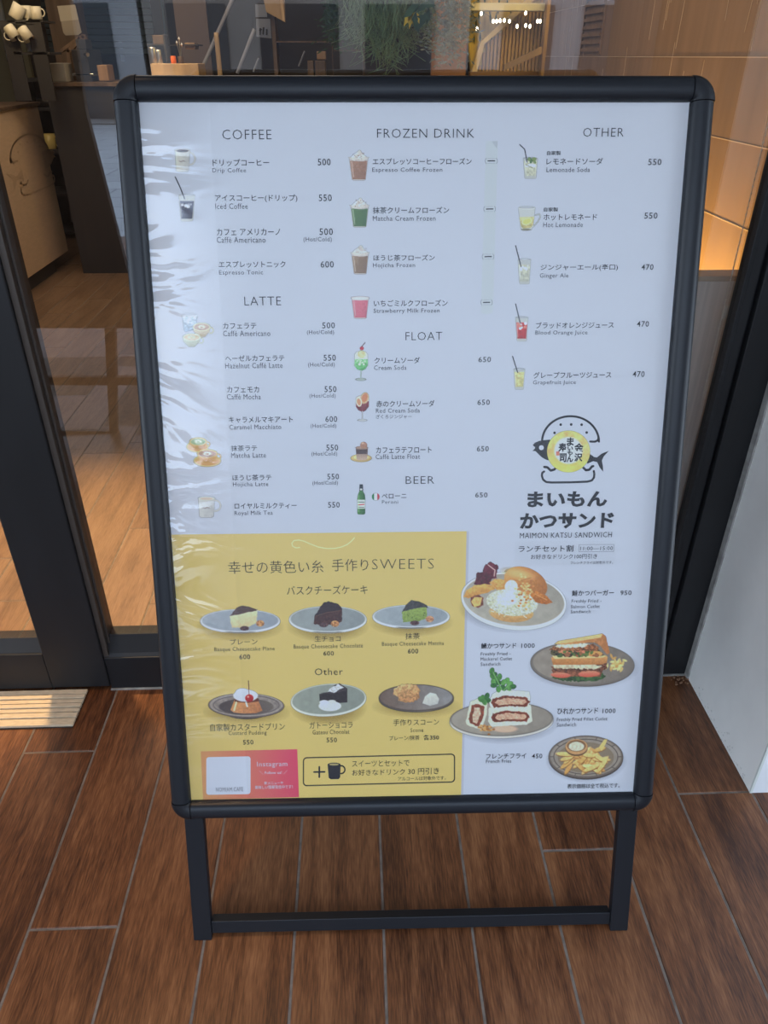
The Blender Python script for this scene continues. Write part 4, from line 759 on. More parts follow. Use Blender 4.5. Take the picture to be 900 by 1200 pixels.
for r_ in [('Drip Coffee',249,197.2,288.5,203.6),('Iced Coffee',252.3,238.5,290.4,245),('Caffé Americano',254.1,277.6,311.2,284.6),('Espresso Tonic',256.8,316.7,308.3,323.3),('Caffé Americano',261.6,387.4,316.8,394),
    ('Hazelnut Caffé Latte',264,425.2,331.2,431.5),('Caffé Mocha',266.1,461.8,305.6,468.1),('Caramel Macchiato',268.8,497.5,329.6,503.1),('Matcha Latte',270.9,530.5,311.7,536.4),('Hojicha Latte',273.1,564.9,314.4,571.2),('Royal Milk Tea',274.9,598.5,319.7,604.9),
    ('Espresso Coffee Frozen',436.2,196.5,518.3,203),('Matcha Cream Frozen',436.9,253,510.4,258.8),('Hojicha Frozen',437.1,308.3,486.4,314.8),('Strawberry Milk Frozen',437.8,361.5,515.1,368),('Cream Soda',438.3,428.1,476.3,433.5),('Red Cream Soda',440.6,478.5,492,483.6),
    ('Caffé Latte Float',440.2,532.2,492.2,537.8),('Peroni',447.6,586.1,466.5,590.2),('Lemonade Soda',640.3,196.1,691.2,201.7),('Hot Lemonade',636.5,260.7,682.9,266.3),('Ginger Ale',632.5,320.3,666.1,327),('Blood Orange Juice',627.2,387.2,688.3,393.4),('Grapefruit Juice',624.5,445.6,674.7,451.6),
    ('ざくろジンジャー',440.6,485.7,482.4,490.6)]: T(*r_, 'inksoft', 0.0)
for r_ in [('500',372.5,186,387.5,194),('550',373.6,227.9,388.8,235.9),('500',374.4,267.6,390.1,275.6),('600',375.7,306,391.2,313.7),('500',377.6,377.7,392.5,384.9),('550',379.2,415.6,393.6,422.8),('550',380.3,452.4,394.4,459.6),
    ('600',381.3,487.6,395.2,494.5),('550',382.4,520.9,396.3,527.9),('550',383.5,555.1,397.3,561.7),('550',384.5,588.1,398.1,594.8),('650',560.6,418.1,575.3,424.4),('650',559.4,468.2,573.9,474.5),('650',558.7,522.6,572.7,528.9),('650',556.8,577,571.3,582.8),
    ('550',759.5,186.3,774.9,193.7),('550',754.9,249.2,770.4,256.4),('470',751.5,309.6,765.6,316.5),('470',746.1,376.3,760.3,382.9),('470',741.3,434.9,755.2,441.9)]: T(*r_, 'ink', 0.006)
for r_ in [(355.7,277.8,388.8,284.6),(359.7,386.8,391.5,393),(361,424.7,392.3,431),(362.7,461.3,393.3,467.4),(364,496.5,394.1,502.5),(365.1,529.3,395.2,535.3),(366.1,563.4,396,569.4)]: T(HC, *r_, 'inksoft')
T('LATTE',286.4,347.6,329.3,357.8,'ink',-0.012); T('FROZEN DRINK',441.8,151,555.7,161.7,'ink',-0.012); T('FLOAT',475.2,389,518.1,398.6,'ink',-0.012); T('BEER',475.4,558,508.8,566.8,'ink',-0.012); T('OTHER',683.2,150,730.7,160.4,'ink',-0.012)
T('まいもん',617.8,575.6,711.6,594,'ink',0.036); T('かつサンド',609.3,600.7,719.3,619.3,'ink',0.036); T('MAIMON KATSU SANDWICH',609.1,623.8,716.9,630,'ink',0.007)
T('ランチセット割',607.6,638.9,671.8,646.7,'ink',0.006); T('11:00—15:00',679.8,640.2,718,644.6,'ink'); T('お好きなドリンク100円引き',622,649.1,699.6,654.9,'ink'); T('フレンチフライは対象外です。',668.4,657.4,718.2,660.8,'ink')
for s, x0, y0, x1, y1 in (('金',672.8,519.2,683.6,529.6),('沢',672.8,531,682.4,540.8),('ま',664,512.6,672.4,522.6),('い',664.8,523,671.4,527.6),('も',664.6,527.4,671,532.8),('ん',664,532.6,671.6,541.6),('寿',654.2,519,663.4,530.4),('司',655.4,531.2,663.6,541.4)): T(s, x0, y0, x1, y1, 'ink', 0.03)
for r_ in [('鮭かつバーガー',670,691.3,719.3,698.1),('950',726.8,691.7,739.9,697.3),('鯖かつサンド',563.6,753.1,604.9,759.9),('1000',610.8,753.7,626.5,759.1),('ひれかつサンド',653,829.2,700.7,836.4),('1000',705.9,830.1,721.2,835.5),('フレンチフライ',569.5,882.7,616.6,888.7),('450',623.2,883,635.4,888.4)]: T(*r_, 'ink', 0.008)
for r_ in [('Freshly Fried -',669.7,702.1,704.7,707.2),('Salmon Cutlet',668.9,708.5,702.8,712.5),('Sandwich',668.7,714.4,691.9,718.4),('Freshly Fried -',563.3,764,598.3,768.9),('Mackerel Cutlet',563.1,769.9,599.9,773.8),('Sandwich',563.1,776,586.3,780),('Freshly Fried Fillet Cutlet',652.4,840.5,711.4,845.7),('Sandwich',652.4,846.6,675,851.2),('French Fries',569.5,889.5,599,893.8)]: T(*r_, 'ink', 0.0)
T('表示価格は全て税込です。',664.6,917.7,726.1,923.4,'ink',0.004)
for r_ in [('幸せの黄色い糸',267.6,656.9,379,671.6),('手作り',389,654.8,431.5,669),('SWEETS',435.9,654.8,508.3,666.6)]: T(*r_, 'inkbrown', -0.012 if r_[0] != 'SWEETS' else -0.02)
T('バスクチーズケーキ',336.2,685.8,430.8,696.4,'inkbrown',-0.006)
for r_ in [('プレーン',269.7,748.5,301.8,755),('生チョコ',368.9,744.6,399.1,751.6),('抹茶',474.9,741.7,492,749),('Other',368.9,782.8,401.7,790.8),('自家製カスタードプリン',246.4,847.3,333.8,855.9),('ガトーショコラ',362.6,845.4,413.3,853.2),('手作りスコーン',460.8,842.4,514.4,849.8),
    ('プレーン/抹茶',456.1,861.6,491.6,867.3),('スイーツとセットで',412.6,890.6,479.8,898),('お好きなドリンク',412.6,901.1,474.5,908.2),('30 円引き',478.1,899.6,514.4,907.2),('アルコールは対象外です。',466.3,909.3,522.4,914.2)]: T(*r_, 'inkbrown', -0.004)
for r_ in [('Basque Cheesecake Plane',251.3,757.8,322,763.9),('Basque Cheesecake Chocolate',344.2,754.4,425.3,760.8),('Basque Cheesecake Matcha',447.7,751.5,520.1,757.7),('Custard Pudding',268,856.1,312.5,862.2),('Gateau Chocolat',366.4,854.8,409.5,860),('Scone',481,853,496,857.6)]: T(*r_, 'inkbrown', -0.004)
for r_ in [('600',280.6,766.6,293.3,772.3),('600',378.9,762.8,391.3,768.1),('600',477.9,759.9,490.1,765.6),('550',284.9,866.7,297.1,872.2),('550',382.7,864,394.9,869.6),('各350',496,860.6,514.4,866.9)]: T(*r_, 'inkbrown', 0.01)
T('NOMIAM.CAFE',253.2,922.2,284.9,927.1,'inkgrey',0.0); T('Instagram',301.3,892.0,336.8,899.4,'inkwhite',0.012); T('＼ Follow us! ／',303.9,902.6,336.8,907.0,'inkwhite'); T('新メニューや',309.8,915.3,331.9,918.9,'inkwhite',0.004); T('美味しい情報発信中です！',298.8,919.7,343.1,924.1,'inkwhite',0.004)
fo = []
FS = 0.035                                            # set near real size
for (s, x0, y0, x1, y1, m, bold, keep) in TX:
    cu = bpy.data.curves.new('printed_text', 'FONT'); cu.body = s; cu.size = 1.0; cu.offset = (bold + 0.004) if any(ord(ch) >= 0x3000 for ch in s) else (bold if bold < 0 or s.isdigit() else 0.0); cu.resolution_u = 2; cu.dimensions = '2D'; cu.fill_mode = 'BOTH'
    if all(ord(ch) < 0x3000 for ch in s): cu.space_character = 1.10
    o = bpy.data.objects.new('t', cu); C.objects.link(o); fo.append(o)
bpy.context.view_layer.update(); dg = bpy.context.evaluated_depsgraph_get()
for o, (s, x0, y0, x1, y1, m, bold, keep) in zip(fo, TX):
    me = bpy.data.meshes.new_from_object(o.evaluated_get(dg)); n = len(me.vertices); co = np.zeros(n*3, np.float32); me.vertices.foreach_get('co', co); co = co.reshape(-1, 3)
    lo, hi = co.min(0), co.max(0); ym = (y0+y1)/2
    ua, va = puv(x0, ym); ub, vb = puv(x1, ym); vt_ = puv((x0+x1)/2, y0)[1]; vb_ = puv((x0+x1)/2, y1)[1]
    vcen = (vt_+vb_)/2
    z = nz(); new = np.empty_like(co); new[:, 0] = ua + (co[:, 0]-lo[0])/(hi[0]-lo[0])*(ub-ua); new[:, 1] = vb_ + (co[:, 1]-lo[1])/max(hi[1]-lo[1], 1e-6)*(vt_-vb_); new[:, 2] = z
    me.vertices.foreach_set('co', new.ravel()); me.materials.clear(); me.materials.append(M[m]); me.update(); me.name = 'printed_text'
    q = bpy.data.objects.new('printed_text', me); C.objects.link(q); q.parent = poster; bpy.data.objects.remove(o)
# ================================================================== INSIDE THE CAFE
#INTERIOR
# shell of the room behind the glass
box((0.920, 1.376, 0.0), (1.02, 4.05, 2.9)).build('wall_right_inside', mat('wall_backing', (0.10, 0.06, 0.04), 0.8), kind='structure')
wri = bpy.data.objects['wall_right_inside']
zc = [0.0, 0.10, 0.27, 0.44, 0.61, 0.78, 0.95, 1.12, 1.291, 1.46, 1.63, 1.80, 1.97, 2.14, 2.31]
pme = {}
for i in range(len(zc)-1):
    for (ya, yb) in ((1.38, 2.75), (2.752, 4.05)):
        key = (round(zc[i+1]-zc[i], 3), ya)
        if key not in pme:
            me = box((-0.012, 0, 0), (0, yb-ya, key[0]-0.003)).mesh('panel'); me.materials.append(M['copper']); pme[key] = me
        o = bpy.data.objects.new('panel', pme[key]); C.objects.link(o); o.parent = wri; o.location = (0.918 - 0.0012*(i % 2), ya, zc[i])
    box((0.9035, 1.38, zc[i+1]-0.003), (0.906, 4.05, zc[i+1]-0.0008)).build('seam', M['seamlight'], wri)
# raised grain streaks on the boards
mb = MB(); r = np.random.default_rng(3)
for k in range(90):
    y = r.uniform(1.5, 3.9); z = r.uniform(0.85, 1.75); L = r.uniform(0.05, 0.14); mb.tube([(0.9045, y, z), (0.9045, y+r.normal(0, 0.004), z+L)], 0.0007, 4)
mb.build('grain_streaks', M['seamlight'], wri, kind='stuff')
mb = MB()
mirroring = thing('mirrored_louvre', 'faint louvred vent in the glass, built as slats on the copper-brown wall', 'mirroring', (0.905, 3.3, 1.3))  # slats stand in for a louvred reflection in the glass
for k in range(12):
    z = 1.305 + k*0.024
    s_ = MB().box((0.897, 3.17, z), (0.905, 3.42, z+0.011)).build('slat', M['copper'], mirroring); rebase(mirroring, s_)
s_ = MB().box((0.901, 3.15, 1.295), (0.9055, 3.17, 1.62)).box((0.901, 3.42, 1.295), (0.9055, 3.44, 1.62)).build('frame', M['copper'], mirroring, kind='stuff'); rebase(mirroring, s_)
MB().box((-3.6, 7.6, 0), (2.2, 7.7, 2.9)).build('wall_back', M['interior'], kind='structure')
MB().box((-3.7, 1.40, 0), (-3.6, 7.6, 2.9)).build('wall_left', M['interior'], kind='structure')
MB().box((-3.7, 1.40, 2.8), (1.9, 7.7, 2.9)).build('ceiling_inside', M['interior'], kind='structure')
MB().box((1.80, 4.05, 0), (1.9, 7.6, 2.9)).build('wall_side_back', M['interior'], kind='structure')
MB().box((0.92, 4.0, 0), (1.9, 4.08, 2.9)).build('wall_return', M['copper'], kind='structure')
# low partition behind the window
pt = thing('low_partition', 'grey-brown low partition panel behind the window at the right of the stand', 'partition', (0.5, 1.47, 0))
a = at_y(866, 323, 1.455); za = a.z
o = MB().box((0.34, 1.455, 0.0), (0.80, 1.50, za-0.010)).build('panel', M['partition'], pt); rebase(pt, o)
o = MB().box((0.335, 1.452, za-0.010), (0.805, 1.503, za)).build('top_edge', mat('partition_edge', (0.30, 0.19, 0.11), 0.5), pt, bevel=0.001); rebase(pt, o)
# bead chain
bc = thing('blind_chain', 'pale bead chain of a roller blind hanging by the right window jamb', 'chain')
p0 = at_y(895, 165, 1.392); p1 = at_y(822, 470, 1.392)
top = p0 + (p0-p1)*1.4
bc.location = p1
mb = MB(); mb.tube([top, p1], 0.0006, 4)
n = int((top-p1).length/0.0115); 
for k in range(n): 
    p = p1 + (top-p1)*(k/n); mb.lathe([(0.0004,-0.0017),(0.0016,-0.0009),(0.0016,0.0009),(0.0004,0.0017)], p, 6)
p2 = p1 + Vector((0.006, 0.012, -0.012)); mb.tube([p1, p1+Vector((0.001,0,-0.01)), p2, p1+Vector((0.012,0.02,0)), top+Vector((0.012,0.03,0))], 0.0006, 4)
o = mb.build('beads', M['chain'], bc, kind='stuff'); rebase(bc, o)
p = at_y(850, 366, 1.391); o = MB().box((p.x-0.0035, p.y-0.002, p.z-0.013), (p.x+0.0035, p.y+0.002, p.z+0.013)).build('connector', M['chain'], bc, bevel=0.001); rebase(bc, o)

# brown counter with the faint burger emblem built inside for a board reflected in the left glass
XC = -2.06
ct = thing('reflected_board_counter', 'brown counter built inside for the reflected outdoor board with a faint burger emblem', 'counter', (-2.5, 5, 0))
y1 = at_x(80, 293, XC).y; ztop = 1.03
o = MB().box((-3.0, 3.7, 0.092), (XC, y1, ztop-0.02)).build('front_board', M['kraft'], ct, bevel=0.002); rebase(ct, o)
o = MB().box((-3.0, 3.7, 0.0), (XC-0.03, 5.42, 0.092)).build('toe_kick', M['dark'], ct); rebase(ct, o)
o = MB().box((-3.05, 3.66, ztop-0.02), (XC+0.012, y1+0.02, ztop)).build('worktop', M['darkbrown'], ct, bevel=0.002); rebase(ct, o)
# emblem: mirrored, drawn on the board in its own metres
Ea = at_x(8, 175, XC); cy0, cz0 = at_x(40, 200, XC).y, at_x(40, 200, XC).z
def on_board(x, y): return (XC+0.0012, cy0 - (x-668)*0.0098*-1*-1, cz0 + 0.03 - (y-530)*0.0042)
mb = MB()
for pl in E:
    i = len(mb.v); mb.v += [on_board(*p) for p in pl]; mb.f.append(tuple(range(i, i+len(pl))))
o = mb.build('emblem', M['kraftink'], ct, kind='stuff'); o['label'] = 'faint burger line drawing'; rebase(ct, o)
mb = MB()
for pl in (fish, tail):
    i = len(mb.v); mb.v += [on_board(*p) for p in pl]; mb.f.append(tuple(range(i, i+len(pl))))
o = mb.build('emblem_fish', M['kraftink'], ct, kind='stuff'); rebase(ct, o)

# brown column
cl = at_y(108, 287, 6.3); cr = at_y(137, 287, 6.3)
MB().box((cl.x, 6.3, 0), (cr.x, 6.3+(cr.x-cl.x), 2.8)).build('column', M['darkbrown'], kind='structure')
# dark shelf cabinet between counter and column
cab = thing('dark_shelf_unit', 'black open shelf unit between the brown counter and the column', 'shelf', (-2.4, 6.6, 0))
xl, xr = at_y(40, 200, 6.55).x, at_y(106, 200, 6.55).x
parts = [('side_panel', (xl, 6.5, 0), (xl+0.02, 6.9, 1.14)), ('side_panel', (xr-0.02, 6.5, 0), (xr, 6.9, 1.14)), ('back_panel', (xl, 6.88, 0), (xr, 6.9, 1.14))]
for z in (0.04, 0.33, 0.64, 0.93, 1.12): parts.append(('shelf', (xl, 6.5, z), (xr, 6.9, z+0.02)))
for nm, a, b in parts:
    o = MB().box(a, b).build(nm, M['dark'], cab); rebase(cab, o)
def lathe_thing(name, prof, loc, m, label, cat, group=None, extra=None):
    o = MB().lathe(prof, (0,0,0), 20).build(name, m, None, smooth=True); o.location = loc; tag(o, label, cat, group); return o
mugp = [(0.001,0.0),(0.034,0.0),(0.038,0.004),(0.040,0.085),(0.037,0.085),(0.035,0.008),(0.001,0.007)]
def make_mug(label, m=None, group=None, s=1.0):
    t = thing('mug', label, 'mug', group=group)
    b = MB().lathe([(r_*s, z_*s) for r_, z_ in mugp], (0,0,0), 20).build('body', m or M['cream'], t, smooth=True)
    h = MB().tube([((0.038+0.026*math.sin(q))*s, 0, (0.045+0.026*math.cos(q))*s) for q in np.linspace(0.1, math.pi-0.1, 9)], 0.0045*s, 6).build('handle', m or M['cream'], t, smooth=True); return t
m0 = make_mug('pale yellow mug lit on the dark shelf unit', mat('yellow_glaze', (0.85, 0.66, 0.22), 0.3), s=1.25)
m0.location = (at_y(67, 205, 6.62).x, 6.6, 0.66)
for k, (px, py) in enumerate(((62, 148),)):
    p = at_y(px, py, 6.65); o = MB().lathe([(0.001,0),(0.05,0.0),(0.10,0.02),(0.11,0.05),(0.10,0.05),(0.001,0.012)], (0,0,0), 18).build('bowl', M['steel'], smooth=True); o.location = (p.x, 6.68, 0.95 if k == 0 else 0.95+0.05*k)
    tag(o, 'shiny metal bowl added for a smear of gold light on the dark shelf unit', 'bowl')  # added to give a smear of gold light on the shelf
for k in range(1):
    o = bpy.data.objects['bowl' if k == 0 else f'bowl.{k:03d}']; o.location = ((xl+xr)/2-0.02, 6.68, 0.951+0.028*k)
# wall shelf and cups over the counter (upper left)
YS = 5.2
def bx(px0, py0, px1, py1, Y, d=0.12):            # box standing at depth Y with this front face
    a = at_y(px0, py0, Y); b = at_y(px1, py1, Y); return (min(a.x, b.x), Y, min(a.z, b.z)), (max(a.x, b.x), Y+d, max(a.z, b.z))
rk = thing('cup_rack', 'black wire cup rack on the counter at the upper left', 'rack', at_y(28, 117, YS))
for nm, q in (('shelf', (8, 23.5, 50, 26)), ('shelf', (16, 61, 58, 64)), ('post', (17, 24, 19.5, 118)), ('post', (47, 24, 49.5, 118)), ('rail', (10, 28, 40, 29.2))):
    a, b = bx(*q, YS, 0.22 if nm == 'shelf' else 0.012); o = MB().box(a, b).build(nm, M['dark'], rk); rebase(rk, o)
def put_mug(px, py, Y, label, group, rot=(0,0,0), s=1.0, m=None):
    t = make_mug(label, m, group, s); t.location = at_y(px, py, Y); t.rotation_euler = rot; return t
put_mug(9, 31, 5.18, 'left white mug hanging tilted under the black rack', 'mugs on the cup rack', (0.2, 2.6, 0.2), 0.8)
put_mug(25, 33, 5.18, 'right white mug hanging tilted under the black rack', 'mugs on the cup rack', (0.2, 2.6, 0.2), 0.8)
put_mug(17, 22, 5.28, 'leftmost warm-lit cup lying on top of the rack', 'cups on top of the rack', (0, 0.6, 0.3), 0.95)
put_mug(33, 22, 5.33, 'middle pale cup on top of the rack', 'cups on top of the rack', (0, 0.0, 0.6), 0.75)
put_mug(44, 23, 5.26, 'rightmost small cup on top of the rack', 'cups on top of the rack', (0, 0, 0), 0.75)
put_mug(48, 61, 5.26, 'low pale cup on the lower rack shelf', 'cups on the lower rack shelf', (0, 0, 1), 0.62, mat('beige_glaze', (0.55, 0.45, 0.32), 0.4))
put_mug(37, 61, 5.26, 'grey cup beside the pale one on the lower rack shelf', 'cups on the lower rack shelf', (0, 0, 1), 0.62, mat('grey_glaze', (0.25, 0.26, 0.28), 0.4))
# reflected street downpipe and wall, built as solids inside on the left
a, b = bx(-40, -40, 44, 119, 7.3, 0.05); tag(MB().box(a, b).build('reflected_wall', mat('grey_green_paint', (0.20, 0.19, 0.13), 0.7)), 'grey-green panel built for a reflected street wall behind the cup rack', 'panel')
p = at_y(24, 119, 7.2); q = at_y(12, 66, 7.2); r_ = at_y(9, 56, 7.2); s_ = at_y(0, 10, 7.2)
pp = thing('reflected_pipe', 'pale blue-grey pipe with a small bend, built inside for a reflected street downpipe', 'pipe', p)
o = MB().tube([Vector((p.x, 7.2, 0.4)), p, q, Vector((r_.x, 7.2, r_.z)), s_, s_+Vector((0,0,0.5))], 0.026, 10).build('pipe', mat('pale_pipe', (0.33, 0.37, 0.42), 0.4), pp, smooth=True); rebase(pp, o)
o = MB().tube([q+Vector((0,0,-0.03)), q+Vector((0,0,0.03))], 0.032, 10).build('collar', mat('pale_pipe_collar', (0.30, 0.34, 0.39), 0.4), pp, smooth=True); rebase(pp, o)
# notice sheet hanging
ns = thing('hanging_notice', 'pale two-sheet notice hanging above the coffee machine', 'notice', at_y(82, 25, 5.6))
def sheet(pts, Y, m, nm, par, d=0.004):
    P = [at_y(x, y, Y) for x, y in pts]; o = MB().prism(P, (0, d, 0)).build(nm, m, par); rebase(par, o) if par else None; return o
sheet([(67, 7), (88, 5.5), (92, 23), (71, 25)], 5.6, M['paper'], 'upper_sheet', ns); sheet([(71.5, 25), (92, 23), (95.5, 38), (92, 41), (77, 41.5), (74, 38)], 5.6, mat('lower_notice_sheet', (0.30, 0.26, 0.21), 0.8), 'lower_sheet', ns)
# coffee machine
cmn = thing('coffee_machine', 'black espresso machine standing on the bar behind the glass', 'coffee machine', at_y(97, 95, 5.5))
for nm, q, m in (('body', (83, 58, 108, 96), 'dark'), ('hopper', (88, 46, 102, 58), 'dark'), ('drip_tray', (84, 86, 110, 89), 'steel'), ('portafilter', (90, 70, 101, 73), 'dark')):
    a, b = bx(*q, 5.5, 0.3 if nm == 'body' else 0.12); o = MB().box(a, b).build(nm, M[m], cmn, bevel=0.004); rebase(cmn, o)
hd = MB().tube([at_y(100, 64, 5.48), at_y(103, 64, 5.46)], 0.012, 8).build('knob', M['steel'], cmn); rebase(cmn, hd)
wf = thing('wooden_a_frame', 'brown wooden A-shaped drip stand behind the coffee machine', 'stand', at_y(95, 95, 5.75))
for pts in ([(95, 40), (99, 40), (119, 95), (113, 95)], [(95, 40), (99, 43), (82, 62), (77, 60)], [(77, 56), (81, 58), (86, 95), (81, 95)], [(70, 58), (92, 42), (94, 45), (73, 61)]): sheet(pts, 5.86, M['midbrown'], 'beam', wf, 0.03)
def crate(nm, q, Y, m, label, cat, group=None, d=0.14):
    a, b = bx(*q, Y, d); o = MB().box(a, b).build(nm, M[m], None, bevel=0.004); return tag(o, label, cat, group)
crate('wooden_block', (72, 78, 82, 95), 5.62, 'midbrown', 'small brown wooden box left of the coffee machine', 'box', 'small wooden boxes by the machine')
crate('wooden_block', (113, 76, 128, 95), 5.42, 'midbrown', 'wider brown wooden box right of the coffee machine', 'box', 'small wooden boxes by the machine')
crate('paper_stack', (57, 74, 79, 96), 5.45, 'paper', 'grey-beige paper bag stack at the left end of the bar', 'stack')
bar = thing('bar_counter', 'dark bar counter under the coffee machine', 'counter', at_y(95, 100, 5.4))
a = at_y(52, 96.6, 5.35); b = at_y(150, 96, 5.35)
o = MB().box((a.x, 5.35, 0), (b.x, 5.95, a.z-0.02)).build('cabinet', M['dark'], bar); rebase(bar, o); o = MB().box((a.x-0.01, 5.33, a.z-0.02), (b.x, 5.97, a.z-0.0)).build('worktop', M['darkbrown'], bar); rebase(bar, o)
crate('light_strip_panel', (138, 45, 146, 72), 7.58, 'paperblue', 'narrow upright blue-white panel right of the coffee machine', 'panel', None, 0.02)
# street shutter modelled behind the bar in place of its reflection
sh = thing('reflected_shutter', 'dark teal roller shutter slats built behind the bar for a reflected street shutter', 'shutter', at_y(140, 65, 7.3))
for k in range(16):
    z0 = at_y(140, 64, 7.3).z + k*0.045; a = at_y(60, 64, 7.3); b = at_y(184, 64, 7.3)
    o = MB().prism([(a.x, 7.3, z0), (a.x, 7.285, z0+0.006), (a.x, 7.30, z0+0.042)], (b.x-a.x, 0, 0)).build('slat', M['teal'], sh); rebase(sh, o)
a, b = bx(184, -30, 195, 42, 7.25, 0.06); o = MB().box(a, b).build('guide_rail', M['teal'], sh); rebase(sh, o)
# brown wall panel and lit wood box with things on it
a, b = bx(195, -60, 250, 92, 6.3, 0.05); tag(MB().box((a[0], 6.3, 0.9), b).build('brown_wall_panel', mat('dull_brown_panel', (0.20, 0.145, 0.12), 0.7)), 'tall plain brown wall panel behind the lit wooden box', 'panel')
lb = thing('lit_wooden_box', 'low warm-lit wooden box with a white front strip behind the stand top', 'box', at_y(205, 92, 5.3))
a, b = bx(176, 74.5, 234, 93, 5.3, 0.25); a = (a[0], a[1], at_y(285, 93, 5.0).z + 0.001); o = MB().box(a, b).build('body', M['boxwood'], lb, bevel=0.003); rebase(lb, o)
a, b = bx(178, 90, 212, 92.6, 5.27, 0.02); o = MB().box(a, b).build('front_strip', M['cream'], lb); rebase(lb, o)
a, b = bx(150, 93.0, 420, 99, 5.0, 0.75); a = (a[0], a[1], 0.0); tag(MB().box(a, b).build('rear_counter', M['darkbrown']), 'dark brown rear counter carrying the lit wooden box', 'counter')
def cyl(nm, px, py0, py1, rpx, Y, m, label, cat, group=None):
    a = at_y(px, py1, Y); h = at_y(px, py0, Y).z - a.z; r_ = rpx*a.y/874*1.15
    o = MB().lathe([(0.001,0),(r_*0.95,0),(r_,h*0.04),(r_,h*0.9),(r_*0.9,h),(0.001,h)], (0,0,0), 20).build(nm, M[m], None, smooth=False); o.location = a
    for p_ in o.data.polygons: p_.use_smooth = len(p_.vertices) == 4
    return tag(o, label, cat, group)
cyl('canister', 180.5, 55, 74.5, 3.6, 5.42, 'steel', 'left steel canister on the lit wooden box', 'canister', 'steel canisters on the lit box')
cyl('canister', 187.5, 58, 74.5, 2.8, 5.42, 'steel', 'right shorter steel canister on the lit wooden box', 'canister', 'steel canisters on the lit box')
cyl('orange_cup', 203.8, 65.5, 74.5, 2.3, 5.38, 'orange', 'small bright orange cup on the lit wooden box', 'cup')
cyl('utensil_pot', 212.5, 66, 74.5, 2.4, 5.40, 'darkbrown', 'dark pot of spoons beside the orange cup', 'pot')
sp_ = bpy.data.objects['utensil_pot']
for k, (dx, dz) in enumerate(((-0.012, 0.10), (0.004, 0.12), (0.016, 0.09))):
    o = MB().tube([(0, 0, 0.02), (dx, 0, dz)], 0.0025, 5).lathe([(0.001,-0.012),(0.008,0),(0.001,0.012)], (dx, 0, dz+0.008), 8).build('spoon', M['steel'], sp_, kind='stuff')
crate('grinder_head', (178, 41, 193, 52), 5.6, 'darkbrown', 'brown box on the shelf above the steel canisters', 'box')
crate('wall_speaker', (216, 50, 229, 58), 5.6, 'midbrown', 'small warm brown box left of the panel edge', 'box')
a, b = bx(172, 52, 232, 53.4, 5.58, 0.18); tag(MB().box(a, b).build('thin_shelf', M['dark']), 'thin dark shelf above the lit wooden box', 'shelf')
a, b = bx(190, 40, 197, 74.5, 5.5, 0.12); tag(MB().box(a, b).build('bottle_case', M['dark'], None, bevel=0.01), 'tall dark slim case beside the steel canisters', 'case')
cyl('tube_lamp', 258.5, 38, 93, 2.0, 5.3, 'boxwood', 'slim pale glowing tube lamp right of the brown panel', 'lamp')
# dark shelving and boxes in the middle distance, slanted rails built for reflected bright lines and notices
bs = thing('reflected_railing', 'pair of pale slanting handrails built inside for bright lines reflected in the glass', 'railing', at_y(260, 60, 6.2))
for (x0, y0, x1, y1, r_) in ((273, -2, 233, 89, 0.013), (298, 34, 278, 86, 0.012), (303, 68, 297, 84, 0.006), (357, 60, 350, 78, 0.006)):
    o = MB().tube([at_y(x0, y0, 6.2), at_y(x1, y1, 6.2)], r_, 8).build('handrail', mat('pale_handrail', (0.42, 0.42, 0.46), 0.4) if 'pale_handrail' not in bpy.data.materials else bpy.data.materials['pale_handrail'], bs); rebase(bs, o)
n1 = thing('wall_notice', 'bluish notice with brush writing on the dark post', 'notice', at_y(308, 32, 6.0))
sheet([(300, 22), (316.5, 22), (318, 45), (300.5, 43)], 6.0, M['paperblue'], 'sheet', n1); sheet([(299, 5), (312, 5), (313, 20), (299.5, 20)], 6.0, M['paperblue'], 'top_sheet', n1)
for pts in ([(304, 33), (306, 33), (305.5, 41), (304, 41)], [(308, 32), (310, 32), (309, 41), (307.5, 40)], [(311.5, 34), (313.5, 34), (313.5, 41), (311.5, 41)], [(303.5, 35), (307, 34), (307, 35.2), (303.5, 36.2)]): sheet(pts, 5.994, M['dark'], 'brush_stroke', n1, 0.002)
p_ = thing('hanging_lampshade', 'warm gold faceted lampshade edge at the top behind the notice', 'lamp', at_y(325, 10, 5.7))
sheet([(308, -5), (333, -5), (334, 26), (312, 14)], 5.7, mat('gold_shade', (0.36, 0.24, 0.12), 0.5), 'shade', p_, 0.05); sheet([(328, 0), (331, -2), (334, 26), (331, 24)], 5.69, M['boxwood'], 'rim', p_, 0.01)
crate('cardboard_box', (371, 60, 382, 70), 5.6, 'midbrown', 'upper brown box in the dark shelf left of the plants', 'box', 'boxes on the dark rear shelf')
crate('cardboard_box', (360, 71, 368, 92), 5.6, 'darkbrown', 'narrow dark brown box at the left on the rear shelf', 'box', 'boxes on the dark rear shelf')
crate('cardboard_box', (369, 71, 382, 92), 5.6, 'darkbrown', 'wider dark brown box under the upper box', 'box', 'boxes on the dark rear shelf')
crate('menu_card', (377.5, 91.3, 398, 93.0), 5.02, 'cream', 'thin white card edge just above the stand top', 'card', None, 0.1)
ds = thing('dark_rear_shelf', 'dark rear shelving behind the hanging plants', 'shelf', at_y(370, 90, 6.6))
for q in ((260, 92, 560, 100), (318, -40, 322, 92), (386, -40, 391, 92), (424, -40, 428, 92), (322, 48, 386, 50), (391, 58, 424, 60)):
    a, b = bx(*q, 5.75, 0.2); o = MB().box(a, b).build('board', M['darkbrown'], ds); rebase(ds, o)
